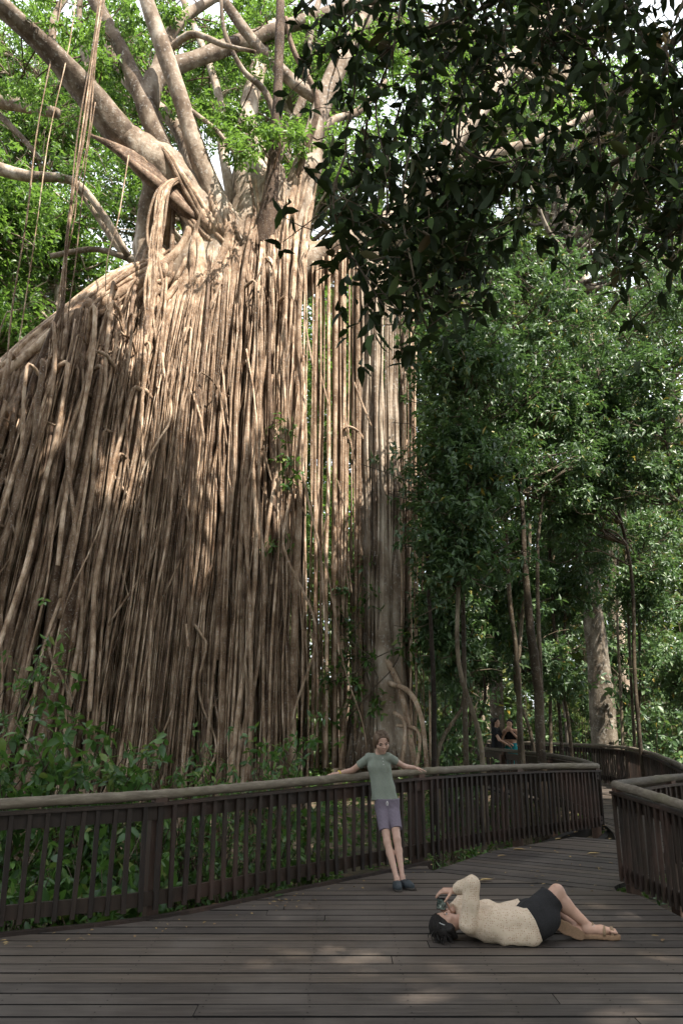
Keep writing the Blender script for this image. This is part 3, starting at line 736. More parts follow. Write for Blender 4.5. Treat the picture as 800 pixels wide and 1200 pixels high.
for rows in ([(150, 160, 15.0, 7), (118, 120, 15.4, 5.5), (100, 70, 15.9, 4.5), (92, 20, 16.4, 3.5), (96, -30, 16.8, 3)], [(196, 60, 14.9, 5), (226, 40, 14.6, 4), (262, 52, 14.3, 3), (300, 60, 14.0, 2.2)],
             [(330, 160, 15.6, 5), (312, 110, 15.4, 4), (284, 82, 15.2, 3.2), (262, 40, 15.0, 2.6), (256, -10, 14.8, 2)], [(365, 165, 16.1, 6), (392, 140, 16.4, 5), (420, 130, 16.8, 4), (450, 95, 17.2, 3)], [(210, 120, 15.0, 3), (250, 150, 14.7, 2.4), (278, 185, 14.5, 1.8)],
             [(60, 60, 13.9, 5), (66, 20, 14.1, 4), (90, -20, 14.4, 3.5)], [(312, 230, 16.4, 8), (330, 170, 16.6, 6.5), (356, 110, 16.9, 5.5), (362, 40, 17.3, 4.5), (380, -20, 17.8, 3.5)], [(276, 250, 16.3, 7), (262, 180, 16.6, 6), (258, 120, 17, 5), (240, 60, 17.4, 4), (215, 0, 18, 3.5)]):
    LIMBS.append(limb(rows, 10, 22))
# the splintered hollow under the left limb
hb = Bag()
for k in range(7):
    q = path_px([(105 + 6 * k, 158 + 3 * k, 14.5, 1.5), (135 + 4 * k, 172 + 4 * k, 14.55, 5), (175 + 3 * k, 196 + 5 * k, 14.8, 8), (215 + 3 * k, 238 + 4 * k, 15.0, 7)], 10)
    hb.tube(q[:, :3], q[:, 3], 7)
hb.build('splintered_wood', M['root_old'], fig)

# --- aerial roots
RIDGE = np.array([(-80, 512, 13.2), (0, 455, 13.6), (60, 402, 14.1), (120, 355, 14.5), (170, 352, 14.75), (230, 326, 14.95), (275, 288, 15.1), (330, 280, 15.2), (372, 288, 15.3), (420, 290, 15.4)], float)
FOOT = np.array([(-300, 13.0), (-185, 13.2), (-85, 13.4), (0, 13.7), (62, 14.0), (150, 14.3), (232, 14.5), (318, 14.8), (368, 15.1), (415, 15.3)], float)
def curtain_path(s, drop, layer, n=18, wob=.06, foot_shift=0.0, seed=0, arch=True, stop=1.0):
    """s: 0..9 along the ridge; drop: rows below the ridge where it starts; layer: metres toward the viewer"""
    i = min(int(s), 8); f = s - i
    tx, ty, tY = RIDGE[i] * (1 - f) + RIDGE[i + 1] * f
    fx, fY = FOOT[i] * (1 - f) + FOOT[i + 1] * f
    top = P(tx, ty + drop, tY); top[1] -= layer
    lean = (fx + foot_shift - tx)
    k = drop / (905 - ty)
    topx = tx + lean * k; top = P(topx, ty + drop, tY - layer)
    foot = P(fx + foot_shift, 905, fY - layer * 1.1); foot = P(fx + foot_shift, 905, fY - layer * 1.1); foot[2] = -1.15
    t = np.linspace(0, stop, n)[:, None]
    ease = t ** 1.12
    p = top * (1 - t) + foot * t
    p[:, 0] = (top[0] + (foot[0] - top[0]) * ease[:, 0])
    r = np.random.default_rng(seed)
    for a, w in ((1, 1.0), (2.3, .55), (4.7, .3), (9, .12)):
        ph = r.uniform(0, 6, 2); p[:, 0] += wob * w * r.normal() * np.sin(a * 2 * t[:, 0] * pi * .5 + ph[0]) * np.minimum(1, t[:, 0] * 6)
        p[:, 1] += wob * .6 * w * r.normal() * np.sin(a * 2 * t[:, 0] * pi * .5 + ph[1])
    if arch:
        up = r.uniform(4, 30); slip = r.normal(0, 5) + (6 if lean < -40 else 0)
        h0 = on_core(topx + slip, ty + drop - up, .07); h1 = on_core(topx + slip * .5, ty + drop - up * .45, -.02)
        if h0 is not None and h1 is not None:
            k1 = min(2, len(p) - 1); p = np.vstack([h0, h1, p[k1:]]); p = spline(p, n + 5)
        else:
            h = P(topx + r.uniform(-2, 6), ty + drop + 6, tY + .45); u = top + np.array([r.normal(0, .05), -.05, r.uniform(.02, .14)])
            p = np.vstack([h, (h + u) / 2 + np.array([0, 0, .08]), p]); p[2] = u; p = spline(p, n + 4)
    return p
root_parts = 0
def root_part(p, r, sides=7, mat='root', flute=.0):
    global root_parts
    n = len(p); r = np.maximum(r * (1 + .10 * np.sin(np.linspace(0, 1, n) * rng.uniform(8, 30) + rng.uniform(0, 6)) + rng.normal(0, .05, n)), .006)
    b = Bag(); b.tube(p, r, sides, flute, 3, rng.uniform(0, 6)); b.build('aerial_root', M[mat], fig); root_parts += 1
strands = Bag(); back = Bag(); fine = Bag()
CLUMPS = np.sort(rng.uniform(0, 7.7, 34)); CW = rng.uniform(.3, 1.6, 34) * np.where(CLUMPS < 3.2, .42, 1.0); CW /= CW.sum()
def sdist(lo=0.0, hi=7.75):
    return float(np.clip(CLUMPS[rng.choice(34, p=CW)] + rng.normal(0, .075), lo, hi)) if rng.uniform() < .86 else rng.uniform(lo, hi)
# thick roots
for q in range(46):
    s = (q + rng.uniform(.1, .9)) / 46 * 7.6
    dr = rng.normal(-4, 20) if rng.uniform() < .75 else rng.uniform(20, 140)
    p = curtain_path(s, dr, rng.uniform(.1, .95), 22, .08, rng.normal(0, 11), 1000 + q)
    w = rng.choice([rng.uniform(.032, .05), rng.uniform(.045, .065), rng.uniform(.065, .09)], p=[.5, .36, .14]) * (1.15 if s < 4.2 else 1.0)
    root_part(p, w * np.linspace(.8, 1.15, len(p)), 8, 'root' if rng.uniform() < .7 else 'root_old', .16)
for q in range(20):
    s = rng.uniform(.0, 3.6); p = curtain_path(s, rng.uniform(-10, 60), rng.uniform(.35, .95), 22, .16, rng.normal(0, 20), 1500 + q)
    root_part(p, rng.uniform(.05, .11) * np.linspace(.75, 1.2, len(p)), 8, 'root' if q % 3 else 'root_old', .18)
# bundled strands twisting round a shared line
for q in range(56):
    s = (q + rng.uniform(0, 1)) / 56 * 7.6
    dr = abs(rng.normal(0, 22)) if rng.uniform() < .8 else rng.uniform(30, 220)
    if s < 3.2 and rng.uniform() < .5: continue
    ly = rng.uniform(.25, .8)
    c = curtain_path(s, dr, ly, 22, .06, rng.normal(0, 9), 2000 + q)
    nst = rng.integers(3, 8)
    for k in range(nst):
        ph = k * 2 * pi / nst; tw = rng.uniform(-3, 3); u = np.linspace(0, 1, len(c)); R = rng.uniform(.03, .09) * (1 + .8 * np.sin(u * pi * rng.uniform(.5, 2)) ** 2)
        p = c + np.stack([np.cos(ph + tw * u) * R, np.sin(ph + tw * u) * R, rng.normal(0, .02) + 0 * u], 1)
        w = rng.uniform(.014, .034)
        if root_parts < 250: root_part(p, np.full(len(p), w), 6)
        else: strands.tube(p, w * (1 + rng.normal(0, .06, len(p))), 6)
# single medium roots
for q in range(330):
    s = sdist(); dr = abs(rng.normal(0, 25)) if rng.uniform() < .6 else rng.uniform(10, 420)
    p = curtain_path(s, dr, rng.uniform(.1, .95), 18, .07, rng.normal(0, 9), 3000 + q)
    w = rng.uniform(.012, .032)
    if q < 20 and root_parts < 285: root_part(p, np.full(len(p), w), 6)
    else: strands.tube(p, np.maximum(w * (1 + rng.normal(0, .07, len(p))), .006), 6)
# fine strands
for q in range(560):
    s = sdist(); dr = rng.uniform(0, 60) if rng.uniform() < .5 else rng.uniform(0, 500)
    p = curtain_path(s, dr, rng.uniform(.15, 1.05), 15, .06, rng.normal(0, 10), 5000 + q, stop=rng.uniform(.6, 1.0))
    fine.tube(p, rng.uniform(.007, .017), 4)
# roots that leave the old trunk sideways, bend over and drop
for q in range(64):
    s = rng.uniform(.2, 4.2) if q < 52 else rng.uniform(4.2, 7.4); dr = rng.uniform(8, 260) if q < 52 else rng.uniform(20, 200); ly = rng.uniform(.75, 1.25); w = rng.choice([rng.uniform(.016, .028), rng.uniform(.028, .05)])
    p = curtain_path(s, dr, ly, 20, .14, rng.normal(0, 22), 9100 + q, arch=False, stop=rng.uniform(.45, 1.0)); sd2 = rng.choice([-1, 1]); hh = rng.uniform(.05, .22); ww = rng.uniform(.12, .4)
    a0 = p[0] + np.array([sd2 * ww * 1.3, rng.uniform(.5, .9), -rng.uniform(.1, .8)]); a1 = p[0] + np.array([sd2 * ww * .9, .25, hh * .3]); a2 = p[0] + np.array([sd2 * ww * .4, .03, hh]); a3 = p[0] + np.array([sd2 * ww * .05, -.02, hh * .55])
    q_ = spline(np.vstack([a0, a1, a2, a3, p[2:]]), 44); strands.tube(q_, w * (1 + .07 * np.sin(np.linspace(0, 25, 44) + q)), 7)
# wandering and linking roots that cross the hang of the curtain
for q in range(90):
    p = curtain_path(sdist(), rng.uniform(20, 420), rng.uniform(.5, 1.1), 22, .30, rng.normal(0, 34), 6500 + q, arch=False, stop=rng.uniform(.25, .8))
    strands.tube(p, np.linspace(1, .7, len(p)) * rng.uniform(.014, .034) * (1 + rng.normal(0, .05, len(p))), 6)
for q in range(60):
    s = sdist(); p = curtain_path(s, rng.uniform(20, 520), rng.uniform(.6, 1.1), 16, .05, rng.choice([-1, 1]) * rng.uniform(120, 420), 7000 + q, arch=False, stop=rng.uniform(.06, .16))
    strands.tube(p, np.sin(np.linspace(.5, 2.6, len(p))) * rng.uniform(.012, .028), 5)
# the back of the curtain
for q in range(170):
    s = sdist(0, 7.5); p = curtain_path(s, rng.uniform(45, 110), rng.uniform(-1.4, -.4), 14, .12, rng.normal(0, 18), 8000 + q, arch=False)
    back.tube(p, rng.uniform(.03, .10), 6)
# woody roots clasping the trunk: down its length, and fanning from the crotch
def clasp(rows_px, w, sink, n=22):
    pts = []; rad = []
    for i_, (px, py, ww) in enumerate(rows_px):
        h = on_core(px, py, .16 if i_ in (0, len(rows_px) - 1) else sink * rng.uniform(-.5, .9))
        if h is None: continue
        pts.append(h); rad.append(ww * w / ppm(h))
    if len(pts) < 3: return
    q = spline(np.c_[np.array(pts), np.array(rad)], n); strands.tube(q[:, :3], np.maximum(q[:, 3], .01), 8, .09, 3, rng.uniform(0, 6))
AX = path_px([(-90, 535, 13.5, 26), (0, 470, 14.0, 26), (70, 412, 14.6, 27), (140, 357, 15.1, 26), (200, 330, 15.4, 27), (262, 300, 15.6, 30)], 60)
axd = unit(np.gradient(AX[:, :3], axis=0)); tow = unit(np.array([0, 0, HC]) - AX[:, :3]); tow = unit(tow - axd * (tow * axd).sum(1, keepdims=True)); upv = np.cross(axd, tow); upv *= np.sign(upv[:, 2:3])
for k in range(64):
    i0 = rng.integers(8, 56); n_ = rng.integers(14, 34); ii = np.arange(i0, max(i0 - n_, 0), -1)
    if len(ii) < 8: continue
    ph0 = rng.uniform(-.5, 1.5); dph = rng.uniform(.0, 1.0); t = np.linspace(0, 1, len(ii)); ph = ph0 + dph * t ** 1.5 + .06 * np.sin(t * 9 + k)
    w = rng.choice([rng.uniform(.025, .05), rng.uniform(.05, .09), rng.uniform(.09, .15)], p=[.45, .35, .2]); Rr = AX[ii, 3] + rng.uniform(-.02, .10)
    pts = AX[ii, :3] + (np.cos(ph)[:, None] * upv[ii] + np.sin(ph)[:, None] * tow[ii]) * Rr[:, None]
    e = pts[-1]; tail = [e + np.array([-.12, -.10, -.25]), e + np.array([-.22, -.16, -.8]), e + np.array([-.22 - rng.uniform(.1, .5), -.2, -rng.uniform(2, 5)])]
    if ph[-1] > .7: pts = np.vstack([pts, tail])
    q = spline(pts, 30); strands.tube(q, w * np.linspace(1.15, .75, 30) * (1 + .08 * np.sin(np.linspace(0, 14, 30) + k)), 8, .08, 3, k)
for k in range(20):
    x0 = rng.uniform(180, 350); y0 = rng.uniform(225, 300); x1 = x0 - rng.uniform(-10, 70) * (1 if x0 < 300 else .2); y1 = y0 + rng.uniform(70, 170); w = rng.uniform(1.5, 6.0); ph = rng.uniform(0, 6)
    clasp([(x0 + (x1 - x0) * t ** 1.3 + 4 * sin(t * 5 + ph), y0 + (y1 - y0) * t, .8 + .4 * t) for t in np.linspace(0, 1, 9)], w, .03)
for k in range(26):      # ribs running up into the limbs
    x0, y0, x1, y1 = [(255, 290, 150, 170), (270, 290, 212, 120), (255, 280, 185, 160), (310, 290, 322, 190), (340, 290, 366, 180), (180, 340, 196, 200), (300, 300, 296, 200)][k % 7]; j = rng.normal(0, 9); ph = rng.uniform(0, 6)
    clasp([(x0 + (x1 - x0) * t + j + 3 * sin(4 * t + ph), y0 + (y1 - y0) * t + j * .5, 1.1 - .6 * t) for t in np.linspace(0, 1, 9)], rng.uniform(2, 5), .05)
# great roots flowing from the crotch over the fallen trunk, then dropping
for k in range(22):
    u = k / 21; x0 = 222 + 52 * u + rng.normal(0, 4); y0 = 288 + 22 * (1 - u) + rng.normal(0, 6); sw = (1 - u) * 95 + 18 + rng.normal(0, 10); w = rng.choice([2.6, 3.8, 5.5, 7.0], p=[.3, .35, .25, .1])
    rows = [(x0 + 4, y0 - 16, 15.35, w * 1.25), (x0, y0, 15.0, w * 1.2), (x0 - sw * .22, y0 + 34, 14.75, w * 1.1), (x0 - sw * .55, y0 + 78, 14.5, w), (x0 - sw * .85 + rng.normal(0, 3), y0 + 135, 14.3, w * .9), (x0 - sw * 1.0 + rng.normal(0, 4), y0 + 220, 14.2, w * .8), (x0 - sw * 1.15 + rng.normal(0, 6), y0 + 380, 14.1, w * .75), (x0 - sw * 1.3 + rng.normal(0, 8), 910, 13.9, w * .8)]
    rows[0] = (*rows[0][:3], .5); q = path_px(rows, 34); h_ = on_core(x0 + 4, y0 - 16, .12)
    if h_ is not None: q[0, :3] = h_; q[1, :3] = (h_ + q[2, :3]) / 2
    q[:, :3] += .02 * np.sin(np.linspace(0, 11, 34) + k)[:, None]; strands.tube(q[:, :3], q[:, 3] * (1 + .08 * np.sin(np.linspace(0, 20, 34) + k)), 8, .12, 3, k)
# bundle of pale strands hanging from the crotch of the left limb
for k in range(13):
    x0 = 203 + rng.normal(0, 4)
    rows = [(x0 + 12, 211 + rng.normal(0, 2), 15.0, 1.4), (x0 - 2, 213 + rng.normal(0, 2), 14.7, 1.5), (x0 - 14 + rng.normal(0, 3), 228, 14.5, 1.6), (x0 - 22 + rng.normal(0, 5), 275, 14.4, 1.7), (x0 - 26 + rng.normal(0, 6), 340, 14.3, 1.7), (x0 - 36 + rng.normal(0, 8), 430, 14.2, 1.7), (x0 - 48 + rng.normal(0, 12), 560, 14.0, 1.5)]
    q = path_px(rows, 24); strands.tube(q[:, :3], q[:, 3], 5)
# long free roots hanging from the left limb
for k, (x0, y0, x1, y1, w) in enumerate([(82, -60, 4, 470, .9), (134, -60, 58, 480, 1.3), (121, -50, 66, 445, 1.0), (106, 116, 64, 440, .9), (127, -60, 50, 520, 1.1), (112, 120, 78, 430, .8), (151, 182, 122, 380, .7), (130, -60, 62, 500, .8), (96, -60, 12, 480, .6)]):
    Y = 14.0
    rows = [(x0, y0, Y, w)] + [(x0 + (x1 - x0) * t + rng.normal(0, 3) - 4 * sin(pi * t), y0 + (y1 - y0) * t, Y - .3 * t, w * rng.uniform(.85, 1.2)) for t in (.2, .4, .6, .8, 1)]
    q = path_px(rows, 20); root_part(q[:, :3], q[:, 3], 5)
# sparse strands right of the curtain, sky and leaves between them
for q in range(54):
    x0 = rng.uniform(364, 420) if q < 42 else rng.uniform(468, 500)
    y0 = 322 - (x0 - 366) * .42 + rng.normal(0, 7) if q < 42 else rng.uniform(330, 560); x1 = x0 + rng.normal(0, 4)
    Y = 15.3 + rng.uniform(-.3, .3); w = rng.uniform(.45, 1.25) if q % 9 else rng.uniform(1.6, 2.4)
    rows = [(x0 + 2, y0 - 5, Y + .35, w), (x0, y0, Y, w)] + [(x0 + (x1 - x0) * t + rng.normal(0, 1.4), y0 + (900 - y0) * t, Y - .15 * t, w * (1 + .25 * t)) for t in (.2, .4, .6, .8, 1)]
    p = path_px(rows, 20)
    if root_parts < 300: root_part(p[:, :3], p[:, 3], 6)
    else: strands.tube(p[:, :3], p[:, 3], 6)
tag(fine.build('fine_root_strands', M['root'], fig), kind='stuff')
tag(back.build('inner_root_strands', M['dark_bark'], fig), kind='stuff')  # darker bark than the front roots: shade put into their colour
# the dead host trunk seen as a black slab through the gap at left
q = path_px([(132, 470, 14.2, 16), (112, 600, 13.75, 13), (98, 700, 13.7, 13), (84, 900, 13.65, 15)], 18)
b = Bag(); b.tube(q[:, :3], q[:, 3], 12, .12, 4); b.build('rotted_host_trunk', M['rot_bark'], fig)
# right-hand column of fused roots
colf = Field(.035)
for rows in ([(430, 300, 15.5, 10), (427, 450, 15.4, 9), (432, 600, 15.35, 9.5), (436, 760, 15.3, 10), (430, 890, 15.1, 14)],
             [(446, 300, 15.4, 9), (440, 420, 15.2, 8.5), (445, 560, 15.2, 8.5), (448, 700, 15.15, 9), (452, 870, 15.0, 14)],
             [(460, 300, 15.6, 8), (458, 450, 15.5, 8), (462, 620, 15.4, 9), (464, 780, 15.3, 11), (468, 890, 15.1, 15)],
             [(418, 310, 15.8, 6), (416, 470, 15.7, 5), (422, 640, 15.6, 7), (424, 780, 15.5, 9), (418, 895, 15.4, 14)],
             [(445, 650, 15.7, 10), (446, 760, 15.7, 13), (448, 900, 15.6, 18)],
             [(472, 330, 15.9, 4), (472, 500, 15.8, 4.5), (474, 650, 15.7, 5), (478, 900, 15.5, 8)]):
    qq = path_px(rows, 12)
    for a, b_ in zip(qq[:-1], qq[1:]): colf.cone(a[:3], b_[:3], a[3], b_[3], .02)
link('root_column', colf.surf('root_column', lambda X: (.03 * sines(X * np.array([1, 1, .2]), 12, 8, 6)).astype(np.float32), fig_base), M['pale_bark'], fig, fig_base)
csb = Bag()
for k in range(38):      # roots laid down the column
    x0 = rng.uniform(414, 474); Yc = 15.15 - .12 * cos((x0 - 444) / 30 * 1.4) + .35 * abs(x0 - 444) / 30; w = rng.uniform(.5, 2.2)
    q = path_px([(x0 + rng.normal(0, 2), y_, Yc - .05 + rng.normal(0, .04), w) for y_ in (310, 400, 500, 600, 700, 800)] + [(446 + (x0 - 446) * 1.5, 900, Yc - .4, w * 1.4)], 24); csb.tube(q[:, :3], q[:, 3], 6)
bt = Bag()
for rows in ([(455, 800, 14.9, 5), (480, 812, 14.6, 4.5), (494, 845, 14.4, 4), (500, 905, 14.3, 4)], [(462, 835, 14.8, 4), (474, 850, 14.5, 3.5), (470, 905, 14.3, 4)],
             [(465, 850, 14.7, 3), (490, 858, 14.4, 3), (488, 905, 14.2, 3)], [(450, 770, 15, 6), (466, 800, 14.8, 5.5), (478, 850, 14.6, 5), (486, 905, 14.4, 6)], [(425, 800, 15, 4), (405, 830, 14.8, 3.5), (398, 905, 14.6, 3.5)], [(400, 506, 15.1, 2), (408, 500, 15.0, 2.2), (420, 506, 15.1, 2.4), (428, 520, 15.2, 2)]):
    q = path_px(rows, 16); bt.tube(q[:, :3], q[:, 3] * .7, 7)
tag(strands.build('root_strands', M['root'], fig), kind='stuff')
tag(csb.build('column_strands', M['pale_bark'], fig), kind='stuff')
tag(bt.build('prop_roots', M['root'], fig), kind='stuff')
# the fig's own leaves
ft = []
def spray(px, py, r_px, Y, n, dY=.8):
    p = np.array([P(px + rng.normal(0, r_px * .5), py + rng.normal(0, r_px * .4), Y + rng.normal(0, dY)) for _ in range(n)]); return p
for (px, py, r, Y, n) in [(240, 60, 60, 17.5, 26), (300, 20, 60, 17.5, 26), (285, 170, 26, 15.2, 10), (268, 140, 30, 15.4, 12), (345, 155, 34, 15.0, 12), (330, 60, 50, 17, 18), (140, 20, 50, 16.5, 16), (200, 20, 50, 17, 16), (60, 20, 50, 14.5, 14), (390, 60, 50, 17.5, 18), (120, 60, 40, 16, 10), (230, 130, 30, 17.5, 12), (370, 200, 30, 17.5, 12), (450, 60, 60, 19, 20), (540, 60, 70, 20, 26), (30, 110, 30, 16, 8)]:
    ft.append(spray(px, py, r, Y, n))
ft = np.vstack(ft); tp, ax = clump_tips(ft, .42, 13, .6, .5)
lf = Bag(); lf.add(*leaf_arrays(*whorls(tp, ax, 6, .17, .38, .4))); tag(lf.build('crown', M['leaf_bright'], fig), kind='stuff')
tw = Bag()
allL = np.vstack([q[:, :3] for q in LIMBS])
for c in ft:
    i = int(np.argmin(np.linalg.norm(allL - c, axis=1) + rng.uniform(0, .6, len(allL)))); limb_tube(tw, allL[i], c, .03, .008, 4, 7, .2)
tag(tw.build('twigs', M['root_old'], fig), kind='stuff')
# leafy climber on the root column
cl = np.array([P(x, y, Y) for x, y, Y in [(432, 700, 14.9), (415, 740, 14.9), (404, 770, 14.8), (432, 770, 14.7), (415, 800, 14.7), (400, 720, 15), (440, 820, 14.6), (395, 690, 15.1), (425, 660, 15.1), (410, 840, 14.6), (470, 760, 14.7), (385, 800, 14.8), (330, 500, 14.0), (335, 540, 14.0), (345, 560, 14.0), (325, 640, 14.0)]])
clb = thing('climbing_plant', 'leafy climber clinging to the pale root column', 'climber', (cl[8][0], cl[8][1], -1.1))
tp, ax = clump_tips(cl, .34, 12, 1.1, .5); lf = Bag(); lf.add(*leaf_arrays(*whorls(tp, ax, 4, .15, .5, .5), rich=True)); tag(lf.build('foliage', M['leaf_shrub'], clb), kind='stuff')
st = Bag()
for a, b_ in zip(cl[:-5], cl[1:-4]): limb_tube(st, a, b_, .012, .01, 4, 6, .1)
limb_tube(st, P(420, 900, 14.7), cl[9], .015, .012, 4, 6, .1); st.build('stem', M['dark_bark'], clb)

#@@NEXT
# ================================================================== OTHER TREES
def CR(px, py, Y, rx, ry, dY, n):
    c = P(px, py, Y); k = ppm(c); return (c, (rx / k, dY, ry / k), n)
def trunk_px(rows):
    """rows px,py,Y,half width px; first row is carried down to the ground"""
    out = []
    for px, py, Y, w in rows:
        p = P(px, py, Y); out.append([*p, w / ppm(p)])
    b = out[0]; out.insert(0, [b[0], b[1], -1.3, b[3] * 1.12]); return out
GB = 'rainforest trees around the boardwalk'
# trunks standing along the path at right
make_tree('rainforest_tree', 'broad mottled grey trunk at the bend of the path, right of the slender twin stems', 'tree', GB,
          trunk_px([(708, 870, 23.5, 15.5), (700, 780, 23.5, 13), (692, 690, 23.5, 11.5), (684, 600, 23.5, 11), (677, 500, 23.6, 10), (670, 400, 23.8, 8), (664, 300, 24, 6)]),
          [CR(660, 215, 25, 120, 60, 3.0, 26), CR(720, 300, 24, 70, 60, 2.5, 16)], M['mid_bark'], M['leaf_mid'], .2, 22, k=6, limb_r=.12, clump_r=1.3)
make_tree('rainforest_tree', 'brown speckled trunk directly behind the two distant people', 'tree', GB,
          trunk_px([(583, 850, 26.5, 8.5), (579, 780, 26.5, 8), (574, 700, 26.5, 7.5), (571, 600, 26.6, 7), (570, 450, 26.8, 6)]),
          [CR(570, 330, 27, 80, 70, 2.5, 22)], M['mid_bark'], M['leaf_mid'], .2, 22, limb_r=.10, clump_r=1.3)
make_tree('rainforest_tree', 'slender dark tree whose two forked stems rise beside the distant people', 'tree', GB,
          trunk_px([(634, 880, 14.6, 5.6), (631, 820, 14.6, 5.2), (622, 755, 14.6, 5), (616, 690, 14.6, 4), (613, 640, 14.6, 3.2), (611, 596, 14.6, 2.6), (604, 520, 14.6, 2)]),
          [CR(600, 530, 14.4, 46, 40, 1.2, 14), CR(655, 545, 14.8, 40, 36, 1.2, 10)], M['dark_bark'], M['leaf_mid'], .15, 26, limb_r=.035, clump_r=.55)
make_tree('rainforest_tree', 'thin straight dark stem just left of the forked tree', 'tree', GB,
          trunk_px([(609, 880, 15.4, 3.2), (608, 820, 15.4, 3), (604, 760, 15.4, 2.6), (597, 700, 15.4, 2.4), (594, 640, 15.4, 1.8), (590, 590, 15.4, 1.4)]),
          [CR(585, 590, 15.2, 44, 40, 1.2, 12)], M['dark_bark'], M['leaf_mid'], .15, 24, limb_r=.03, clump_r=.5)
make_tree('rainforest_tree', 'second stem growing close against the right of the forked tree', 'tree', GB,
          trunk_px([(634, 860, 15.0, 3.4), (632, 780, 15.0, 2.8), (629, 700, 15.0, 2.2), (630, 630, 15.0, 1.8), (636, 580, 15.0, 1.3)]),
          [CR(648, 560, 15.2, 36, 30, 1.0, 8)], M['dark_bark'], M['leaf_mid'], .15, 22, limb_r=.03, clump_r=.5)
make_tree('rainforest_tree', 'very thin pale leaning stem standing in the lit gap left of the broad trunk', 'tree', GB,
          trunk_px([(664, 866, 25, 2.2), (659, 810, 25, 2.0), (653, 755, 25, 1.6), (648, 700, 25, 1.2), (645, 650, 25, 1.0)]),
          [CR(640, 640, 25, 36, 26, 1.2, 6)], M['log'], M['leaf_mid'], .2, 18, limb_r=.03, clump_r=.8)
make_tree('rainforest_tree', 'thin near-black stem like a post right of the root column', 'tree', GB,
          trunk_px([(508, 880, 14.2, 3.0), (507, 800, 14.2, 2.8), (504, 740, 14.2, 2.4), (500, 660, 14.2, 2.0), (505, 560, 14.2, 1.6)]),
          [CR(520, 560, 14, 44, 50, 1.0, 12)], M['rot_bark'], M['leaf_mid'], .15, 26, limb_r=.03, clump_r=.55)
# dense dark understory at right: each tree with its own crown
und = [('dark leafy tree crowding the right side of the pale root column', 540, 800, 13.6, [CR(535, 420, 13.6, 62, 70, 1.3, 26), CR(520, 520, 13.4, 50, 50, 1.0, 14)]),
       ('tall dark leafy tree in the middle of the right-hand foliage', 610, 800, 16.5, [CR(600, 400, 16.5, 75, 75, 1.6, 30), CR(640, 480, 16.2, 60, 40, 1.3, 18)]),
       ('leafy tree overhanging the path in front of the broad trunk', 742, 800, 17.5, [CR(700, 470, 17.5, 85, 70, 1.6, 34), CR(690, 540, 16.8, 50, 36, 1.2, 18), CR(672, 600, 16.6, 40, 40, 1.0, 14)]),
       ('tree with drooping dark branches at the right edge', 840, 800, 16, [CR(775, 470, 16, 60, 75, 1.6, 22), CR(760, 560, 16, 50, 26, 1.3, 10)]),
       ('low leafy tree leaning over the fence beside the thin black stem', 556, 830, 13.0, [CR(535, 640, 13.0, 50, 58, 1.0, 22), CR(560, 560, 13.2, 46, 40, 1.0, 14)]),
       ('small tree with hanging leaves in front of the speckled trunk', 562, 850, 18, [CR(560, 730, 18, 45, 50, 1.2, 14), CR(590, 660, 18, 45, 40, 1.2, 14)]),
       ('dark tree filling the gap above the forked stems', 650, 780, 19, [CR(650, 350, 19, 90, 60, 1.8, 30), CR(560, 300, 18, 60, 50, 1.6, 18)]),
       ('leafy tree high behind the pale root column', 480, 800, 19, [CR(480, 420, 19, 50, 90, 1.5, 20), CR(470, 560, 19, 40, 70, 1.3, 14)]),
       ('broad dark crown between the forked stems and the right edge', 720, 850, 22, [CR(720, 580, 22, 70, 50, 1.6, 18), CR(650, 440, 22, 80, 60, 1.8, 26)]),
       ('slim leafy tree before the speckled trunk at its left', 545, 850, 17.0, [CR(530, 600, 17, 60, 70, 1.4, 26), CR(580, 480, 17, 60, 60, 1.4, 20)]),
       ('leafy sapling close beyond the curved fence, right of the thin black stem', 522, 880, 15.2, [CR(522, 720, 15.2, 34, 46, .9, 16), CR(535, 770, 15.2, 26, 30, .8, 8)]),
       ('low leafy sapling to the left of the two distant people', 552, 880, 19.5, [CR(552, 770, 19.5, 30, 40, 1.0, 14)]),
       ('leafy sapling with foliage spread between the forked stems', 622, 890, 17.2, [CR(606, 700, 17.2, 36, 38, 1.0, 15), CR(622, 770, 17.4, 30, 32, .9, 9)]),
       ('drooping leafy sapling half hiding the broad trunk', 668, 900, 19.2, [CR(660, 690, 19.2, 40, 42, 1.1, 18), CR(690, 640, 19.2, 34, 30, 1.0, 10), CR(650, 790, 19.2, 26, 30, .9, 7)]),
       ('dark leafy sapling between the broad trunk and the right edge', 748, 900, 20.5, [CR(745, 690, 20.5, 36, 46, 1.2, 16), CR(770, 620, 20.5, 30, 30, 1.1, 8)]),
       ('low spreading tree with shaded leaves between the speckled trunk and the thin black stem', 535, 850, 21, [CR(535, 690, 21, 50, 60, 1.6, 22), CR(530, 790, 20, 36, 40, 1.4, 12)]),
       ('shaded tree behind the forked stems whose leaves hang to the path', 640, 850, 20.5, [CR(645, 610, 20.5, 60, 46, 1.5, 18), CR(610, 750, 21, 40, 40, 1.4, 12)]),
       ('dark leafy tree behind the broad trunk at its right', 760, 850, 26, [CR(750, 760, 26, 60, 70, 2.0, 30), CR(745, 640, 26, 30, 36, 1.6, 10)]),
       ('dim green tree just past the bend left of the broad trunk', 660, 850, 29, [CR(655, 740, 30, 50, 60, 2, 20)]),
       ('dark tree at the right edge leaning over the far fence', 830, 850, 19.5, [CR(800, 790, 19.5, 50, 44, 1.4, 18)]),
       ('half shaded tree behind the overhanging leaves at upper right', 730, 780, 21, [CR(735, 370, 21, 85, 60, 2.0, 28)])]
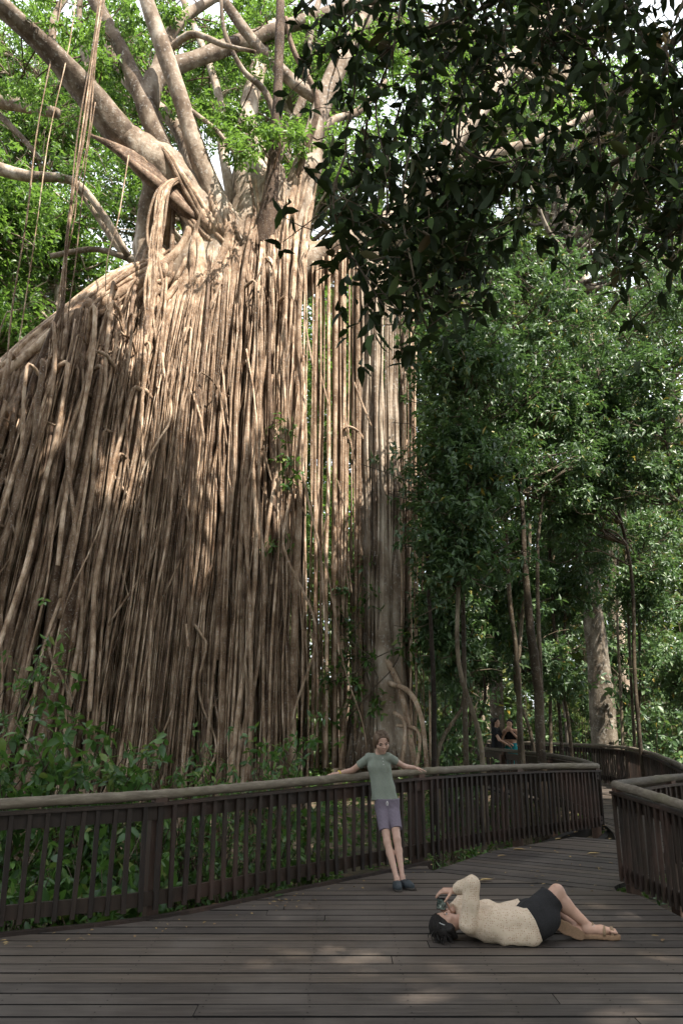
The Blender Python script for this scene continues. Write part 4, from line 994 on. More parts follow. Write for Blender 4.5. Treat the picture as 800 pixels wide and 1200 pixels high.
for lab, px, py, Y, cr in und:
    b0 = P(px, py, Y); tcr = cr[0][0]
    make_tree('understory_tree', lab, 'tree', 'dark understory trees right of the fig',
              [[b0[0], Y, -1.3, .045], [b0[0] * .9 + tcr[0] * .1 + rng.normal(0, .12), Y, tcr[2] * .25, .042], [b0[0] * .6 + tcr[0] * .4 + rng.normal(0, .14), Y, tcr[2] * .55, .036], [tcr[0], Y, tcr[2] * .88, .035], [tcr[0] + .1, Y, tcr[2] + cr[0][1][2] * .7, .015]],
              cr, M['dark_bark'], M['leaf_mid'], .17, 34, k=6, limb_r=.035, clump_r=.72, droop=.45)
# sunlit tall trees behind, at left and beyond the fig
sun_trees = [('sunlit tall tree behind the left limb of the fig', 20, 30, [CR(40, 150, 30, 110, 90, 3, 81), CR(-20, 60, 29, 80, 80, 3, 42)]),
             ('bright green tree left of the wrapped trunk', 60, 25, [CR(60, 290, 25, 80, 60, 2.4, 72), CR(0, 360, 24, 60, 50, 2.0, 42)]),
             ('leafy tree at the far left edge above the fallen trunk', -60, 22, [CR(-10, 260, 22, 60, 80, 2, 52), CR(-5, 400, 21, 50, 40, 1.5, 24)]),
             ('tall tree showing through the limbs of the fig', 220, 31, [CR(200, 110, 31, 110, 90, 3, 72), CR(150, 230, 29, 60, 60, 2.5, 37)]),
             ('bright tree rising behind the crotch of the fig', 330, 33, [CR(340, 90, 33, 100, 80, 3, 66), CR(400, 200, 30, 50, 60, 2, 28)]),
             ('sunlit tree glimpsed between the hanging strands', 400, 28, [CR(400, 420, 28, 46, 110, 2, 48), CR(400, 640, 27, 40, 110, 2, 37)]),
             ('bright crown high above the right-hand foliage', 560, 32, [CR(560, 170, 32, 110, 70, 3, 72), CR(500, 280, 30, 60, 50, 2.5, 33)]),
             ('sunlit crown behind the dark overhanging leaves', 720, 34, [CR(640, 20, 37, 140, 50, 3, 40), CR(440, 30, 34, 60, 40, 2, 18), CR(700, 130, 34, 130, 90, 3, 81)]),
             ('tall bright tree above the right edge of the path', 840, 30, [CR(770, 410, 30, 60, 44, 2, 20), CR(800, 330, 30, 90, 90, 3, 57)])]
for lab, px, Y, cr in sun_trees:
    b0 = P(px, 700, Y); tcr = cr[0][0]
    make_tree('tall_forest_tree', lab, 'tree', 'tall sunlit trees behind the fig',
              [[b0[0], Y, -1.3, .34], [b0[0], Y, tcr[2] * .5, .24], [tcr[0] * .6 + b0[0] * .4, Y, tcr[2] * .85, .15], [tcr[0], Y, tcr[2] + cr[0][1][2] * .8, .04]],
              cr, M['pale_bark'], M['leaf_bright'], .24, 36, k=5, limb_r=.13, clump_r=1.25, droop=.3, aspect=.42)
for lab, px, Y, cr in [('pale green tall tree farthest off behind the left limb', 60, 38, [CR(90, 110, 38, 150, 130, 4, 80)]), ('pale green tall tree farthest off behind the crotch of the fig', 330, 39, [CR(350, 110, 39, 150, 130, 4, 80)]),
                         ('pale green tall tree farthest off behind the overhanging leaves', 640, 40, [CR(600, 130, 40, 150, 140, 4, 80), CR(780, 200, 38, 90, 140, 4, 50)])]:
    b0 = P(px, 700, Y); tcr = cr[0][0]
    make_tree('tall_forest_tree', lab, 'tree', 'tall sunlit trees behind the fig', [[b0[0], Y, -1.3, .4], [b0[0], Y, tcr[2] * .5, .3], [tcr[0], Y, tcr[2], .12]], cr, M['pale_bark'], M['leaf_bright'], .36, 44, k=5, limb_r=.14, clump_r=1.9, droop=.3, aspect=.45)
# bare limbs of the neighbour tree at the left edge
nb = thing('neighbour_tree', 'tree at the left edge sending bare grey limbs across to the fig', 'tree', (P(-160, 600, 19)[0], 19, -1.2), GB)
b = Bag()
tq = path_px([(-150, 700, 19, 24), (-150, 400, 19, 21), (-130, 160, 19, 18), (-120, -60, 19, 14)], 16); b.tube(tq[:, :3], tq[:, 3], 12, .05, 4); b.build('trunk', M['pale_bark'], nb)
for rows in ([(-135, 100, 19, 12), (-40, 112, 18.6, 10), (30, 124, 18.4, 8.5), (68, 133, 18.3, 6)], [(-140, 190, 19, 10), (-30, 192, 18.8, 8), (30, 206, 18.7, 7), (85, 212, 18.8, 5), (120, 250, 19, 4), (150, 300, 19.4, 4)],
             [(-60, 118, 18.7, 5), (-10, 130, 18.7, 4), (20, 155, 18.8, 3.2), (48, 188, 19, 2.4)], [(85, 212, 18.9, 3.6), (105, 240, 19.2, 3.2), (140, 290, 19.6, 5), (160, 310, 19.8, 5)], [(60, 300, 20, 3), (110, 292, 19.8, 3.4), (150, 302, 19.6, 4)]):
    q = path_px(rows, 18); bb_ = Bag(); bb_.tube(q[:, :3], q[:, 3], 9, .05, 4); bb_.build('limb', M['pale_bark'], nb)
tp, ax = clump_tips(np.array([P(rng.uniform(-60, 130), rng.uniform(180, 260), rng.uniform(18.5, 20)) for _ in range(16)]), .8, 14, .7)
lf = Bag(); lf.add(*leaf_arrays(*whorls(tp, ax, 5, .2, .4, .3))); tag(lf.build('crown', M['leaf_bright'], nb), kind='stuff')

# ------------------------------------------------------------------ the far forest, one mass
def far_forest():
    n = 30000
    a = rng.uniform(-.95, .95, n); R = rng.uniform(34, 62, n)
    x = R * np.tan(a * .75); yv = R
    top = 15 + 5 * np.sin(a * 7) + 4 * np.sin(a * 17 + 1) + .35 * R
    z = -1 + top * rng.uniform(0, 1, n) ** 1.05
    tp = np.stack([x, yv, z], 1)
    keep = sines(tp * np.array([1, .3, 1]), .4, 21, 6) > -.42
    tp = tp[keep]; ax = unit(np.array([0, -.5, .5]) + rng.normal(0, .6, (len(tp), 3)))
    tp = np.repeat(tp, 3, 0) + rng.normal(0, .7, (len(tp) * 3, 3)); ax = np.repeat(ax, 3, 0)
    b = Bag(); b.add(*leaf_arrays(*whorls(tp, ax, 5, .46, .48, .3)))
    tag(b.build('far_forest', M['leaf_far']), 'far-off sunlit rainforest foliage closing the view behind everything', kind='stuff')
    tb = Bag()
    for k in range(28):
        aa = rng.uniform(-.8, .8); r_ = rng.uniform(30, 55); x0 = r_ * tan(aa * .75)
        pts = spline([(x0, r_, -1.5), (x0 + rng.normal(0, .3), r_, 6), (x0 + rng.normal(0, .8), r_, 14), (x0 + rng.normal(0, 1.2), r_, 20)], 10)
        tb.tube(pts, np.linspace(rng.uniform(.07, .2), .04, 10), 7)
    tag(tb.build('far_tree_trunks', M['dark_bark']), 'slender trunks lost in the far forest', kind='stuff')
far_forest()

# ------------------------------------------------------------------ the shading trees round the viewpoint (added out of the frame, crowns placed to block the sun)
def added_canopy(lab, bx, by, crowns, n_tip):
    cz = np.mean([c[0][2] for c in crowns]); cx = np.mean([c[0][0] for c in crowns]); cy = np.mean([c[0][1] for c in crowns])
    make_tree('added_shade_tree', lab, 'tree', None, [[bx, by, -1.3, .5], [bx, by, 6, .4], [bx * .7 + cx * .3, by * .7 + cy * .3, cz * .7, .32], [cx, cy, cz + 1, .1]],
              crowns, M['pale_bark'], M['leaf_mid'], .3, n_tip, k=6, limb_r=.16, clump_r=1.25, aspect=.45)
added_canopy('unseen tree added off the right side of the boardwalk for its shade', 11, 2.0, [((6.5, 4.0, 16.7), (6.5, 5.4, 1.2), 170), ((13, 7.5, 16.5), (5, 3.4, 1.4), 40), ((2.2, 7.0, 16.8), (3.4, 2.5, .9), 30)], 46)
added_canopy('unseen tree added behind the viewpoint for its shade', -3.5, -9, [((4.0, -3.5, 16.5), (9.5, 6.5, 1.6), 300)], 46)
added_canopy('unseen tree added left of the viewpoint for its shade', -9, 3, [((-2.5, 5.6, 16.5), (5.5, 4.2, 1.2), 110), ((-8.5, 6.0, 15.8), (4.0, 4.0, 1.4), 50), ((-5.6, 9.5, 16.8), (4.2, 1.8, .7), 95)], 46)
def near_forest():      # the same forest goes on behind the viewpoint; unseen, added to cut fill light
    n = 6500; a = rng.uniform(1.0, 2 * pi - 1.0, n); R_ = rng.uniform(15, 42, n)
    tp = np.stack([R_ * np.sin(a), R_ * np.cos(a), -1 + (10 + .25 * R_) * rng.uniform(0, 1, n)], 1); ax = unit(rng.normal(0, .6, (n, 3)) + [0, 0, .5])
    tp = np.repeat(tp, 3, 0) + rng.normal(0, .7, (n * 3, 3)); ax = np.repeat(ax, 3, 0)
    b = Bag(); b.add(*leaf_arrays(*whorls(tp, ax, 5, .5, .48, .3))); tag(b.build('surrounding_forest', M['leaf_mid']), 'unseen rainforest carrying on behind and beside the boardwalk', kind='stuff')
near_forest()

# ================================================================== OVERHANGING BRANCHES, DARK LARGE LEAVES
ov_base = (6.2, 1.0, -1.2)
ov = thing('overhanging_tree', 'dark large-leaved branches hanging over the boardwalk from the upper right', 'tree', ov_base)
b = Bag(); q = spline([(6.2, 1.0, -1.3, .22), (6.1, 1.2, 3, .19), (5.8, 1.6, 6, .16), (5.2, 2.2, 8, .12), (4.6, 2.6, 9.6, .05)], 24); b.tube(q[:, :3], q[:, 3], 12, .05, 4); b.build('trunk', M['dark_bark'], ov)
def pxq(rows, n): return path_px(rows, n)
limbs_o = []
for rows in ([(1010, -120, 3.6, 16), (860, -60, 4.3, 11), (720, -25, 4.8, 7), (600, -12, 5.1, 5), (500, -6, 5.2, 4), (420, 5, 5.1, 3)],
             [(960, 60, 3.6, 12), (860, 110, 4.2, 8), (780, 150, 4.6, 5), (720, 190, 4.8, 3.5), (680, 215, 4.9, 2)],
             [(1010, -60, 3.5, 10), (880, 0, 4.2, 7), (800, 40, 4.6, 5), (740, 95, 4.8, 3.4), (700, 150, 4.9, 2)]):
    q = pxq(rows, 20); bb_ = Bag(); bb_.tube(q[:, :3], q[:, 3], 9, .04, 4); bb_.build('limb', M['dark_bark'], ov); limbs_o.append(q[:, :3])
for k, Lq in enumerate(limbs_o):      # join to the trunk
    bb_ = Bag(); tpnt = np.array([5.9, 1.5, 5.0 + .9 * (k != 1)]); bb_.tube(spline([tpnt, (tpnt + Lq[0]) / 2 + np.array([0, 0, .15]), Lq[0]], 8), np.linspace(.13, .09, 8), 9); bb_.build('limb', M['dark_bark'], ov)
tw = Bag(); tips = []; taxs = []
TW = [  # hanging twigs: px,py rows
    [(660, -8), (640, 40), (615, 85), (575, 120), (540, 140)], [(640, 20), (655, 60), (690, 95)], [(560, -8), (570, 30), (560, 70), (530, 110), (515, 150)],
    [(600, -5), (590, 40), (600, 90)], [(520, -5), (500, 50), (490, 110), (480, 170), (500, 215), (520, 240)], [(470, 0), (460, 60), (440, 120), (450, 190), (455, 250)],
    [(440, 0), (420, 50), (415, 110), (405, 170), (420, 230), (440, 290)], [(430, 0), (400, 30), (385, 70)], [(480, 170), (470, 240), (480, 300), (490, 350), (500, 385)],
    [(450, 200), (440, 260), (455, 310), (465, 350)], [(500, 200), (530, 250), (545, 300), (530, 340)], [(520, 160), (560, 185), (590, 190), (620, 180)], [(480, 260), (520, 290), (545, 320)],
    [(590, 160), (565, 200), (545, 235), (500, 262)], [(470, 120), (455, 180), (460, 240), (480, 300), (515, 345)], [(490, 180), (510, 240), (515, 300), (505, 360)], [(430, 140), (425, 200), (445, 260), (470, 320)], [(540, 120), (535, 180), (530, 240), (555, 290)], [(405, 180), (390, 230), (402, 280), (425, 320), (450, 360)],
    [(780, 150), (750, 190), (730, 240), (722, 290), (728, 330)], [(800, 130), (790, 200), (785, 260), (790, 310)], [(740, 95), (720, 140), (690, 170), (672, 205)], [(760, 60), (740, 30), (700, 10)], [(700, 150), (705, 200), (715, 250)],
    [(720, -20), (740, 20), (770, 60), (800, 90)], [(690, -20), (680, 30), (700, 70), (735, 100)], [(860, 110), (810, 180), (760, 260), (745, 300)], [(800, 0), (780, 60), (790, 120)], [(620, -10), (640, 15), (680, 40)], [(840, 60), (800, 130), (760, 160)],
    [(660, 180), (640, 205), (600, 215)], [(820, 200), (800, 260), (770, 290)], [(560, -8), (545, 40), (520, 70)], [(600, -8), (540, 20), (480, 40), (440, 70)]]
for rows in TW:
    Y = rng.uniform(4.2, 5.4); q = path_px([(x, y_, Y + rng.normal(0, .12), 1.7 - 1.0 * k / len(rows)) for k, (x, y_) in enumerate(rows)], 22)
    tw.tube(q[:, :3], q[:, 3], 5)
    for j in range(3, 22):
        for _ in range(2 if rng.uniform() < .75 else 1):
            e = q[j, :3] + rng.normal(0, .19, 3); tips.append(e); taxs.append(unit(q[min(j + 1, 21), :3] - q[j - 1, :3] + rng.normal(0, .4, 3)))
            if rng.uniform() < .5: tw.tube(spline([q[j, :3], (q[j, :3] + e) / 2 + rng.normal(0, .02, 3), e], 4), [.005, .004, .004, .003], 4)
tag(tw.build('twigs', M['dark_bark'], ov), kind='stuff')
def leaf_unit(name, mat, fold=.12, droop=.10):
    V, T, Q = leaf_arrays(np.zeros((1, 3)), np.array([[1., 0, 0]]), np.array([[0, 0, 1.]]), 1.0, 1.0, rich=True, fold=fold, droop=droop)
    me = mesh_np(name, V, T, Q); me.materials.append(mat); return me
def leaves_as_parts(parent, pos, d, n, L, W, count, mat, rich=True):
    """the largest `count` leaves become parts, the rest one mass"""
    toc = np.linalg.norm(pos - np.array([0, 0, HC]), axis=1); o = np.argsort(-(L / toc) * rng.uniform(.75, 1, len(L)))
    big, rest = o[:count], o[count:]
    ums = [leaf_unit('leaf', mat, f_, d_) for f_, d_ in ((.12, .1), (.28, .25), (.05, .32), (.2, -.08))]; pl = wloc(parent)
    dd = unit(d); s = unit(np.cross(dd, n)); nn = np.cross(s, dd)
    for i in big:
        ob = bpy.data.objects.new('leaf', ums[int(i) % 4]); COL.objects.link(ob); ob.parent = parent
        m = np.eye(4); m[:3, 0] = dd[i] * L[i]; m[:3, 1] = s[i] * W[i] * -1; m[:3, 2] = nn[i] * L[i]; m[:3, 3] = pos[i] - pl
        if np.linalg.det(m[:3, :3]) < 0: m[:3, 1] *= -1
        ob.matrix_basis = Matrix(m.tolist())
    if len(rest):
        b = Bag(); b.add(*leaf_arrays(pos[rest], d[rest], n[rest], L[rest], W[rest], rich=rich)); tag(b.build('foliage', mat, parent), kind='stuff')
tips = np.array(tips); taxs = np.array(taxs)
ps, dv, nv, LL, WW = whorls(tips, taxs, 4, .15, .42, .5, .9)
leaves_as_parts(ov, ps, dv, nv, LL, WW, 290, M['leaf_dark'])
# a spray of dead leaves caught at upper right
dp = np.array([P(768 + rng.normal(0, 7), 32 + rng.normal(0, 12), 4.5) for _ in range(9)])
for i in range(9):
    b = Bag(); b.add(*leaf_arrays(dp[i:i + 1], np.array([[rng.normal(0, .4), rng.normal(0, .4), -1]]), rng.normal(size=(1, 3)), .13, .055, rich=True)); o = b.build('leaf', M['dead_leaf'], ov); o['label'] = 'withered brown hanging leaf'

# ================================================================== UNDERSTORY SHRUBS
def shrub(label, px, Y, top_py, r, L, n, parts=20, mat='leaf_shrub', group='shrubs between the fence and the fig', aspect=.45, k=5, low=-1.05, name='understory_shrub'):
    topz = P(px, top_py, Y)[2]; x = P(px, top_py, Y)[0]
    t = thing(name, label, 'shrub', (x, Y, -1.15), group)
    st = Bag(); tips = []; axs = []
    for s in range(max(4, n // 5)):
        a = rng.uniform(0, 2 * pi); rr = r * rng.uniform(.2, 1) ** .6; h = low + (topz - low) * rng.uniform(.35, 1)
        e = np.array([x + rr * cos(a), Y + rr * .75 * sin(a), h]); b0 = np.array([x + rng.normal(0, .1), Y + rng.normal(0, .1), -1.2])
        pth = spline([b0, b0 * .55 + e * .45 + np.array([0, 0, .25 * (h + 1)]) + rng.normal(0, .05, 3), e], 12); st.tube(pth, np.linspace(.012, .004, 12), 5)
        for j in range(9):
            i = rng.integers(3, 12); tips.append(pth[i] + rng.normal(0, .13, 3)); axs.append(unit(pth[i] - pth[i - 1] + rng.normal(0, .55, 3)))
    st.build('stem', M['dark_bark'], t)
    tips = np.array(tips); axs = np.array(axs)
    leaves_as_parts(t, *whorls(tips, axs, k, L, aspect, .3, 1.0), parts, M[mat])
    return t
SH = [('leafy shrub at the far left with its top leaves against the roots', -6, 9.0, 735, 1.0, .19, 100), ('bushy green shrub behind the fence at the left edge', 35, 8.6, 850, .9, .17, 120),
      ('shrub with broad leaves left of the brown fence post', 95, 8.8, 835, .9, .19, 120), ('tall thin shrub reaching up before the dark rotted trunk', 120, 10.5, 760, .8, .20, 80),
      ('shrub of bright leaves just behind the brown fence post', 185, 9.0, 860, .8, .18, 110), ('rounded shrub right of the brown fence post', 245, 9.4, 855, .8, .17, 110),
      ('low yellowish-green shrub at the foot of the curtain', 215, 11.5, 872, .9, .17, 90), ('shrub whose sprigs stand highest midway along the fence', 315, 10.2, 850, .8, .16, 110),
      ('small shrub left of the standing child', 365, 10.6, 880, .6, .15, 70), ('dark shrub low behind the left balusters', 20, 7.9, 985, .7, .18, 90), ('broad leafy plant low between balusters near the post', 130, 8.0, 960, .7, .2, 80),
      ('wispy plant behind the rail right of the standing child', 500, 12.4, 872, .6, .14, 40), ('low plant under the curved fence section', 570, 11.6, 975, .6, .14, 50), ('shaded plant low behind the middle of the fence', 280, 9.0, 960, .7, .17, 80)]
for lab, px, Y, ty, r, L, n in SH: shrub(lab, px, Y, ty, r, L * (.62, .9, .75)[zlib.crc32(lab.encode()) % 3], int(n * (1.5, 1, 1.2)[zlib.crc32(lab.encode()) % 3]), mat='leaf_shrub', aspect=(.36, .5, .42)[zlib.crc32(lab.encode()) % 3])
SH2 = [('dense dark bush beyond the far fence at the right edge', 775, 24, 745, 2.4, .26, 200), ('leafy bush behind the far fence right of the broad trunk', 745, 22.5, 790, 1.6, .24, 130), ('bush in the gap between the broad trunk and the thin pale stem', 680, 28, 790, 1.8, .26, 130),
       ('bush behind the far fence left of the speckled trunk', 545, 29, 790, 2.0, .26, 150), ('pale green sunlit bush in the lit gap left of the broad trunk', 645, 31, 770, 1.8, .26, 140), ('dark green bush beside the path behind the curved fence', 527, 16.5, 805, .8, .17, 130), ('tall bush at the right edge catching warm light', 800, 27, 650, 2.4, .26, 170)]
SH2 += [('tall dim bush rising behind the mid fence left of the two distant people', 545, 24.5, 700, 1.5, .22, 150), ('leafy bush behind the forked stems at head height', 612, 27, 720, 1.5, .24, 140), ('bush against the foot of the broad trunk at its left', 668, 25.5, 775, 1.2, .22, 110),
        ('shaded bush just right of the root column beyond the rail', 520, 17.5, 735, 1.0, .17, 130), ('tall leafy bush behind the broad trunk at its right side', 728, 27, 690, 1.6, .24, 150)]
for lab, px, Y, ty, r, L, n in SH2: shrub(lab, px, Y, ty, r, L, n, parts=8, mat='leaf_far' if 'sunlit' in lab or 'warm' in lab else 'leaf_mid', group='bushes beyond the far fence')  # bushes labelled as lit get paler leaves: sunlight put into their colour
# ground cover
def cover():
    n = 5200
    tp = np.stack([rng.uniform(-9, 12, n), rng.uniform(5.5, 34, n), np.zeros(n)], 1); tp[:, 2] = ground_z(tp[:, 0], tp[:, 1]) + rng.uniform(.02, .85, n) ** 1.2
    ax = unit(np.array([0, 0, 1.0]) + rng.normal(0, .5, (n, 3)))
    b = Bag(); b.add(*leaf_arrays(*whorls(tp, ax, 5, .15, .45, .2), rich=False)); tag(b.build('undergrowth', M['leaf_shrub']), 'low leafy ground cover under the trees and boardwalk', kind='stuff')
cover()

# ================================================================== PEOPLE
class Body(Field):
    def fcone(s, a, b, r0, r1, k=.02, flat=2):
        s.pr.append(('cone', np.asarray(a, float), np.asarray(b, float), r0, r1, k, flat)); return s
    def chain(s, pts, k=.02):
        for (a, ra), (b, rb) in zip(pts[:-1], pts[1:]): s.cone(a, b, ra, rb, k)
def frame(fwd, up):
    f = unit(fwd); u = np.asarray(up, float); u = unit(u - f * (u @ f)); r = np.cross(f, u); return np.stack([r, f, u])
def head(Fd, c, H, ax, k=.3):
    c = np.asarray(c, float)
    L = lambda x, y_, z: c + H * (np.array([x, y_, z]) @ ax)
    E = lambda x, y_, z, rx, ry, rz, kk=.08: Fd.ell(L(x, y_, z), np.array([rx, ry, rz]) * H, kk * H, ax)
    E(0, -.04, .14, .325, .40, .36, .02); E(0, .10, -.16, .25, .27, .30, .12); E(0, .235, -.41, .10, .09, .075, .09)
    for s in (-1, 1):
        E(s * .165, .22, -.12, .12, .11, .12, .08); E(s * .15, .34, .085, .11, .05, .035, .05)
        Fd.sub(L(s * .145, .40, .015), np.array([.085, .075, .05]) * H, .03 * H, ax)
        E(s * .335, -.03, -.02, .035, .085, .12, .03); Fd.sub(L(s * .37, .0, -.01), np.array([.02, .04, .06]) * H, .02 * H, ax)
    Fd.cone(L(0, .345, .06), L(0, .425, -.10), .030 * H, .047 * H, .04 * H)
    for s in (-1, 1): E(s * .042, .385, -.115, .035, .04, .032, .03)
    E(0, .315, -.235, .085, .045, .022, .025); E(0, .31, -.275, .075, .045, .024, .02)
    return L
def hair_strands(L, H, c, r, starts, end, w, mat, t, name='hair_strands'):
    bg = Bag(); e = unit(end)
    for st in starts:
        a = unit(st); b_ = unit(e + rng.normal(0, .12, 3)); om = math.acos(np.clip(a @ b_, -.99, .99)); ts = np.linspace(0, 1, 10)[:, None]
        d = (np.sin((1 - ts) * om) * a + np.sin(ts * om) * b_) / sin(om); d *= 1 + rng.normal(0, .012) + .015 * np.sin(ts * 7 + rng.uniform(0, 6))
        pts = np.array([L(*(np.array(c) + q * np.array(r))) for q in d]); bg.tube(pts, np.sin(np.linspace(.25, 2.9, 10)) * w, 4)
    tag(bg.build(name, mat, t), kind='stuff')
def face_parts(L, H, ax, t, wide=1.0):
    for s in (-1, 1):
        m = ico_mesh('eye', .046 * H, 12); o = link('eye', m, M['eye_white'], t, L(s * .145, .325, .015))
        mi = ico_mesh('iris', .036 * H, 10); link('iris', mi, M['iris'], o, L(s * .145, .325 + .027, .013))
        bw = Bag(); q = np.array([L(s * .075, .385, .095), L(s * .15, .385, .118), L(s * .225, .335, .10)]); bw.tube(spline(q, 8), np.array([.012, .016, .017, .017, .016, .014, .011, .006]) * H, 6); bw.build('eyebrow', M['hair_brown'], t)
    lp = Bag(); q = spline([L(-.06, .338, -.255), L(-.025, .355, -.245), L(0, .357, -.248), L(.025, .355, -.245), L(.06, .338, -.255)], 12); lp.tube(q, np.array([.006, .014, .018, .019, .02, .02, .02, .02, .019, .018, .014, .006]) * H, 6)
    q = spline([L(-.055, .335, -.268), L(0, .350, -.280), L(.055, .335, -.268)], 10); lp.tube(q, np.array([.005, .014, .018, .02, .021, .021, .02, .018, .014, .005]) * H, 6)
    lp.build('lips', M['lips'], t)
def ico_mesh(name, r, n=12):
    th = np.linspace(0, pi, n); pts = np.stack([0 * th, 0 * th, -np.cos(th) * r], 1); V, T, Q = tube_arrays(pts, np.maximum(np.sin(th) * r, 1e-5), n, cap=False); return mesh_np(name, V, None, Q)
def hand(Fd, w, d, pn, thumb, L, curl=.35, curls=None, spread=.10, tcurl=.3, fr=.046, palm=.5):
    """w wrist, d pointing along the hand, pn palm normal (fingers curl toward it), thumb: side vector"""
    d = unit(d); pn = np.asarray(pn, float); pn = unit(pn - d * (pn @ d)); s = np.cross(d, pn); s = s * np.sign(s @ np.asarray(thumb))
    w = np.asarray(w, float)
    offs = [.19, .065, -.06, -.175]; lens = [.43, .48, .44, .34]; kn = []
    for o, ln in zip(offs, lens):
        kk = w + d * L * (palm - .06 * abs(o - .03) / .2 * .5) + s * o * L; kn.append(kk)
        Fd.cone(w + s * o * L * .45 + d * .04 * L, kk, .10 * L, .075 * L, .03 * L)
    for i, (kk, ln, o) in enumerate(zip(kn, lens, offs)):
        c = curl if curls is None else curls[i]
        a = 0.0; p = kk; sp = s * o * spread * 5
        for j, (fr_l, ca) in enumerate(((.45, c * .8), (.31, c * 1.1), (.24, c * .8))):
            a += ca; dd = unit(d * cos(a) + pn * sin(a) + sp * .3); q = p + dd * ln * L * fr_l
            Fd.cone(p, q, L * (fr - .004 * j), L * (fr - .004 * (j + 1)), .008 * L); p = q
    b0 = w + d * .13 * L + s * .15 * L; a1 = b0 + unit(d * .62 + s * .75 + pn * tcurl) * .24 * L; a2 = a1 + unit(d * .85 + s * .35 + pn * tcurl * 1.6) * .19 * L; a3 = a2 + unit(d * .95 + s * .1 + pn * tcurl * 2) * .14 * L
    Fd.cone(w + s * .06 * L, b0, .09 * L, .085 * L, .03 * L); Fd.cone(b0, a1, .085 * L, .06 * L, .02 * L); Fd.cone(a1, a2, .056 * L, .05 * L, .01 * L); Fd.cone(a2, a3, .05 * L, .04 * L, .01 * L)
def wrinkle(amp, f, seed, sc=(1, 1, 1)):
    return lambda X: (amp * sines(X * np.array(sc), f, seed, 6)).astype(np.float32)

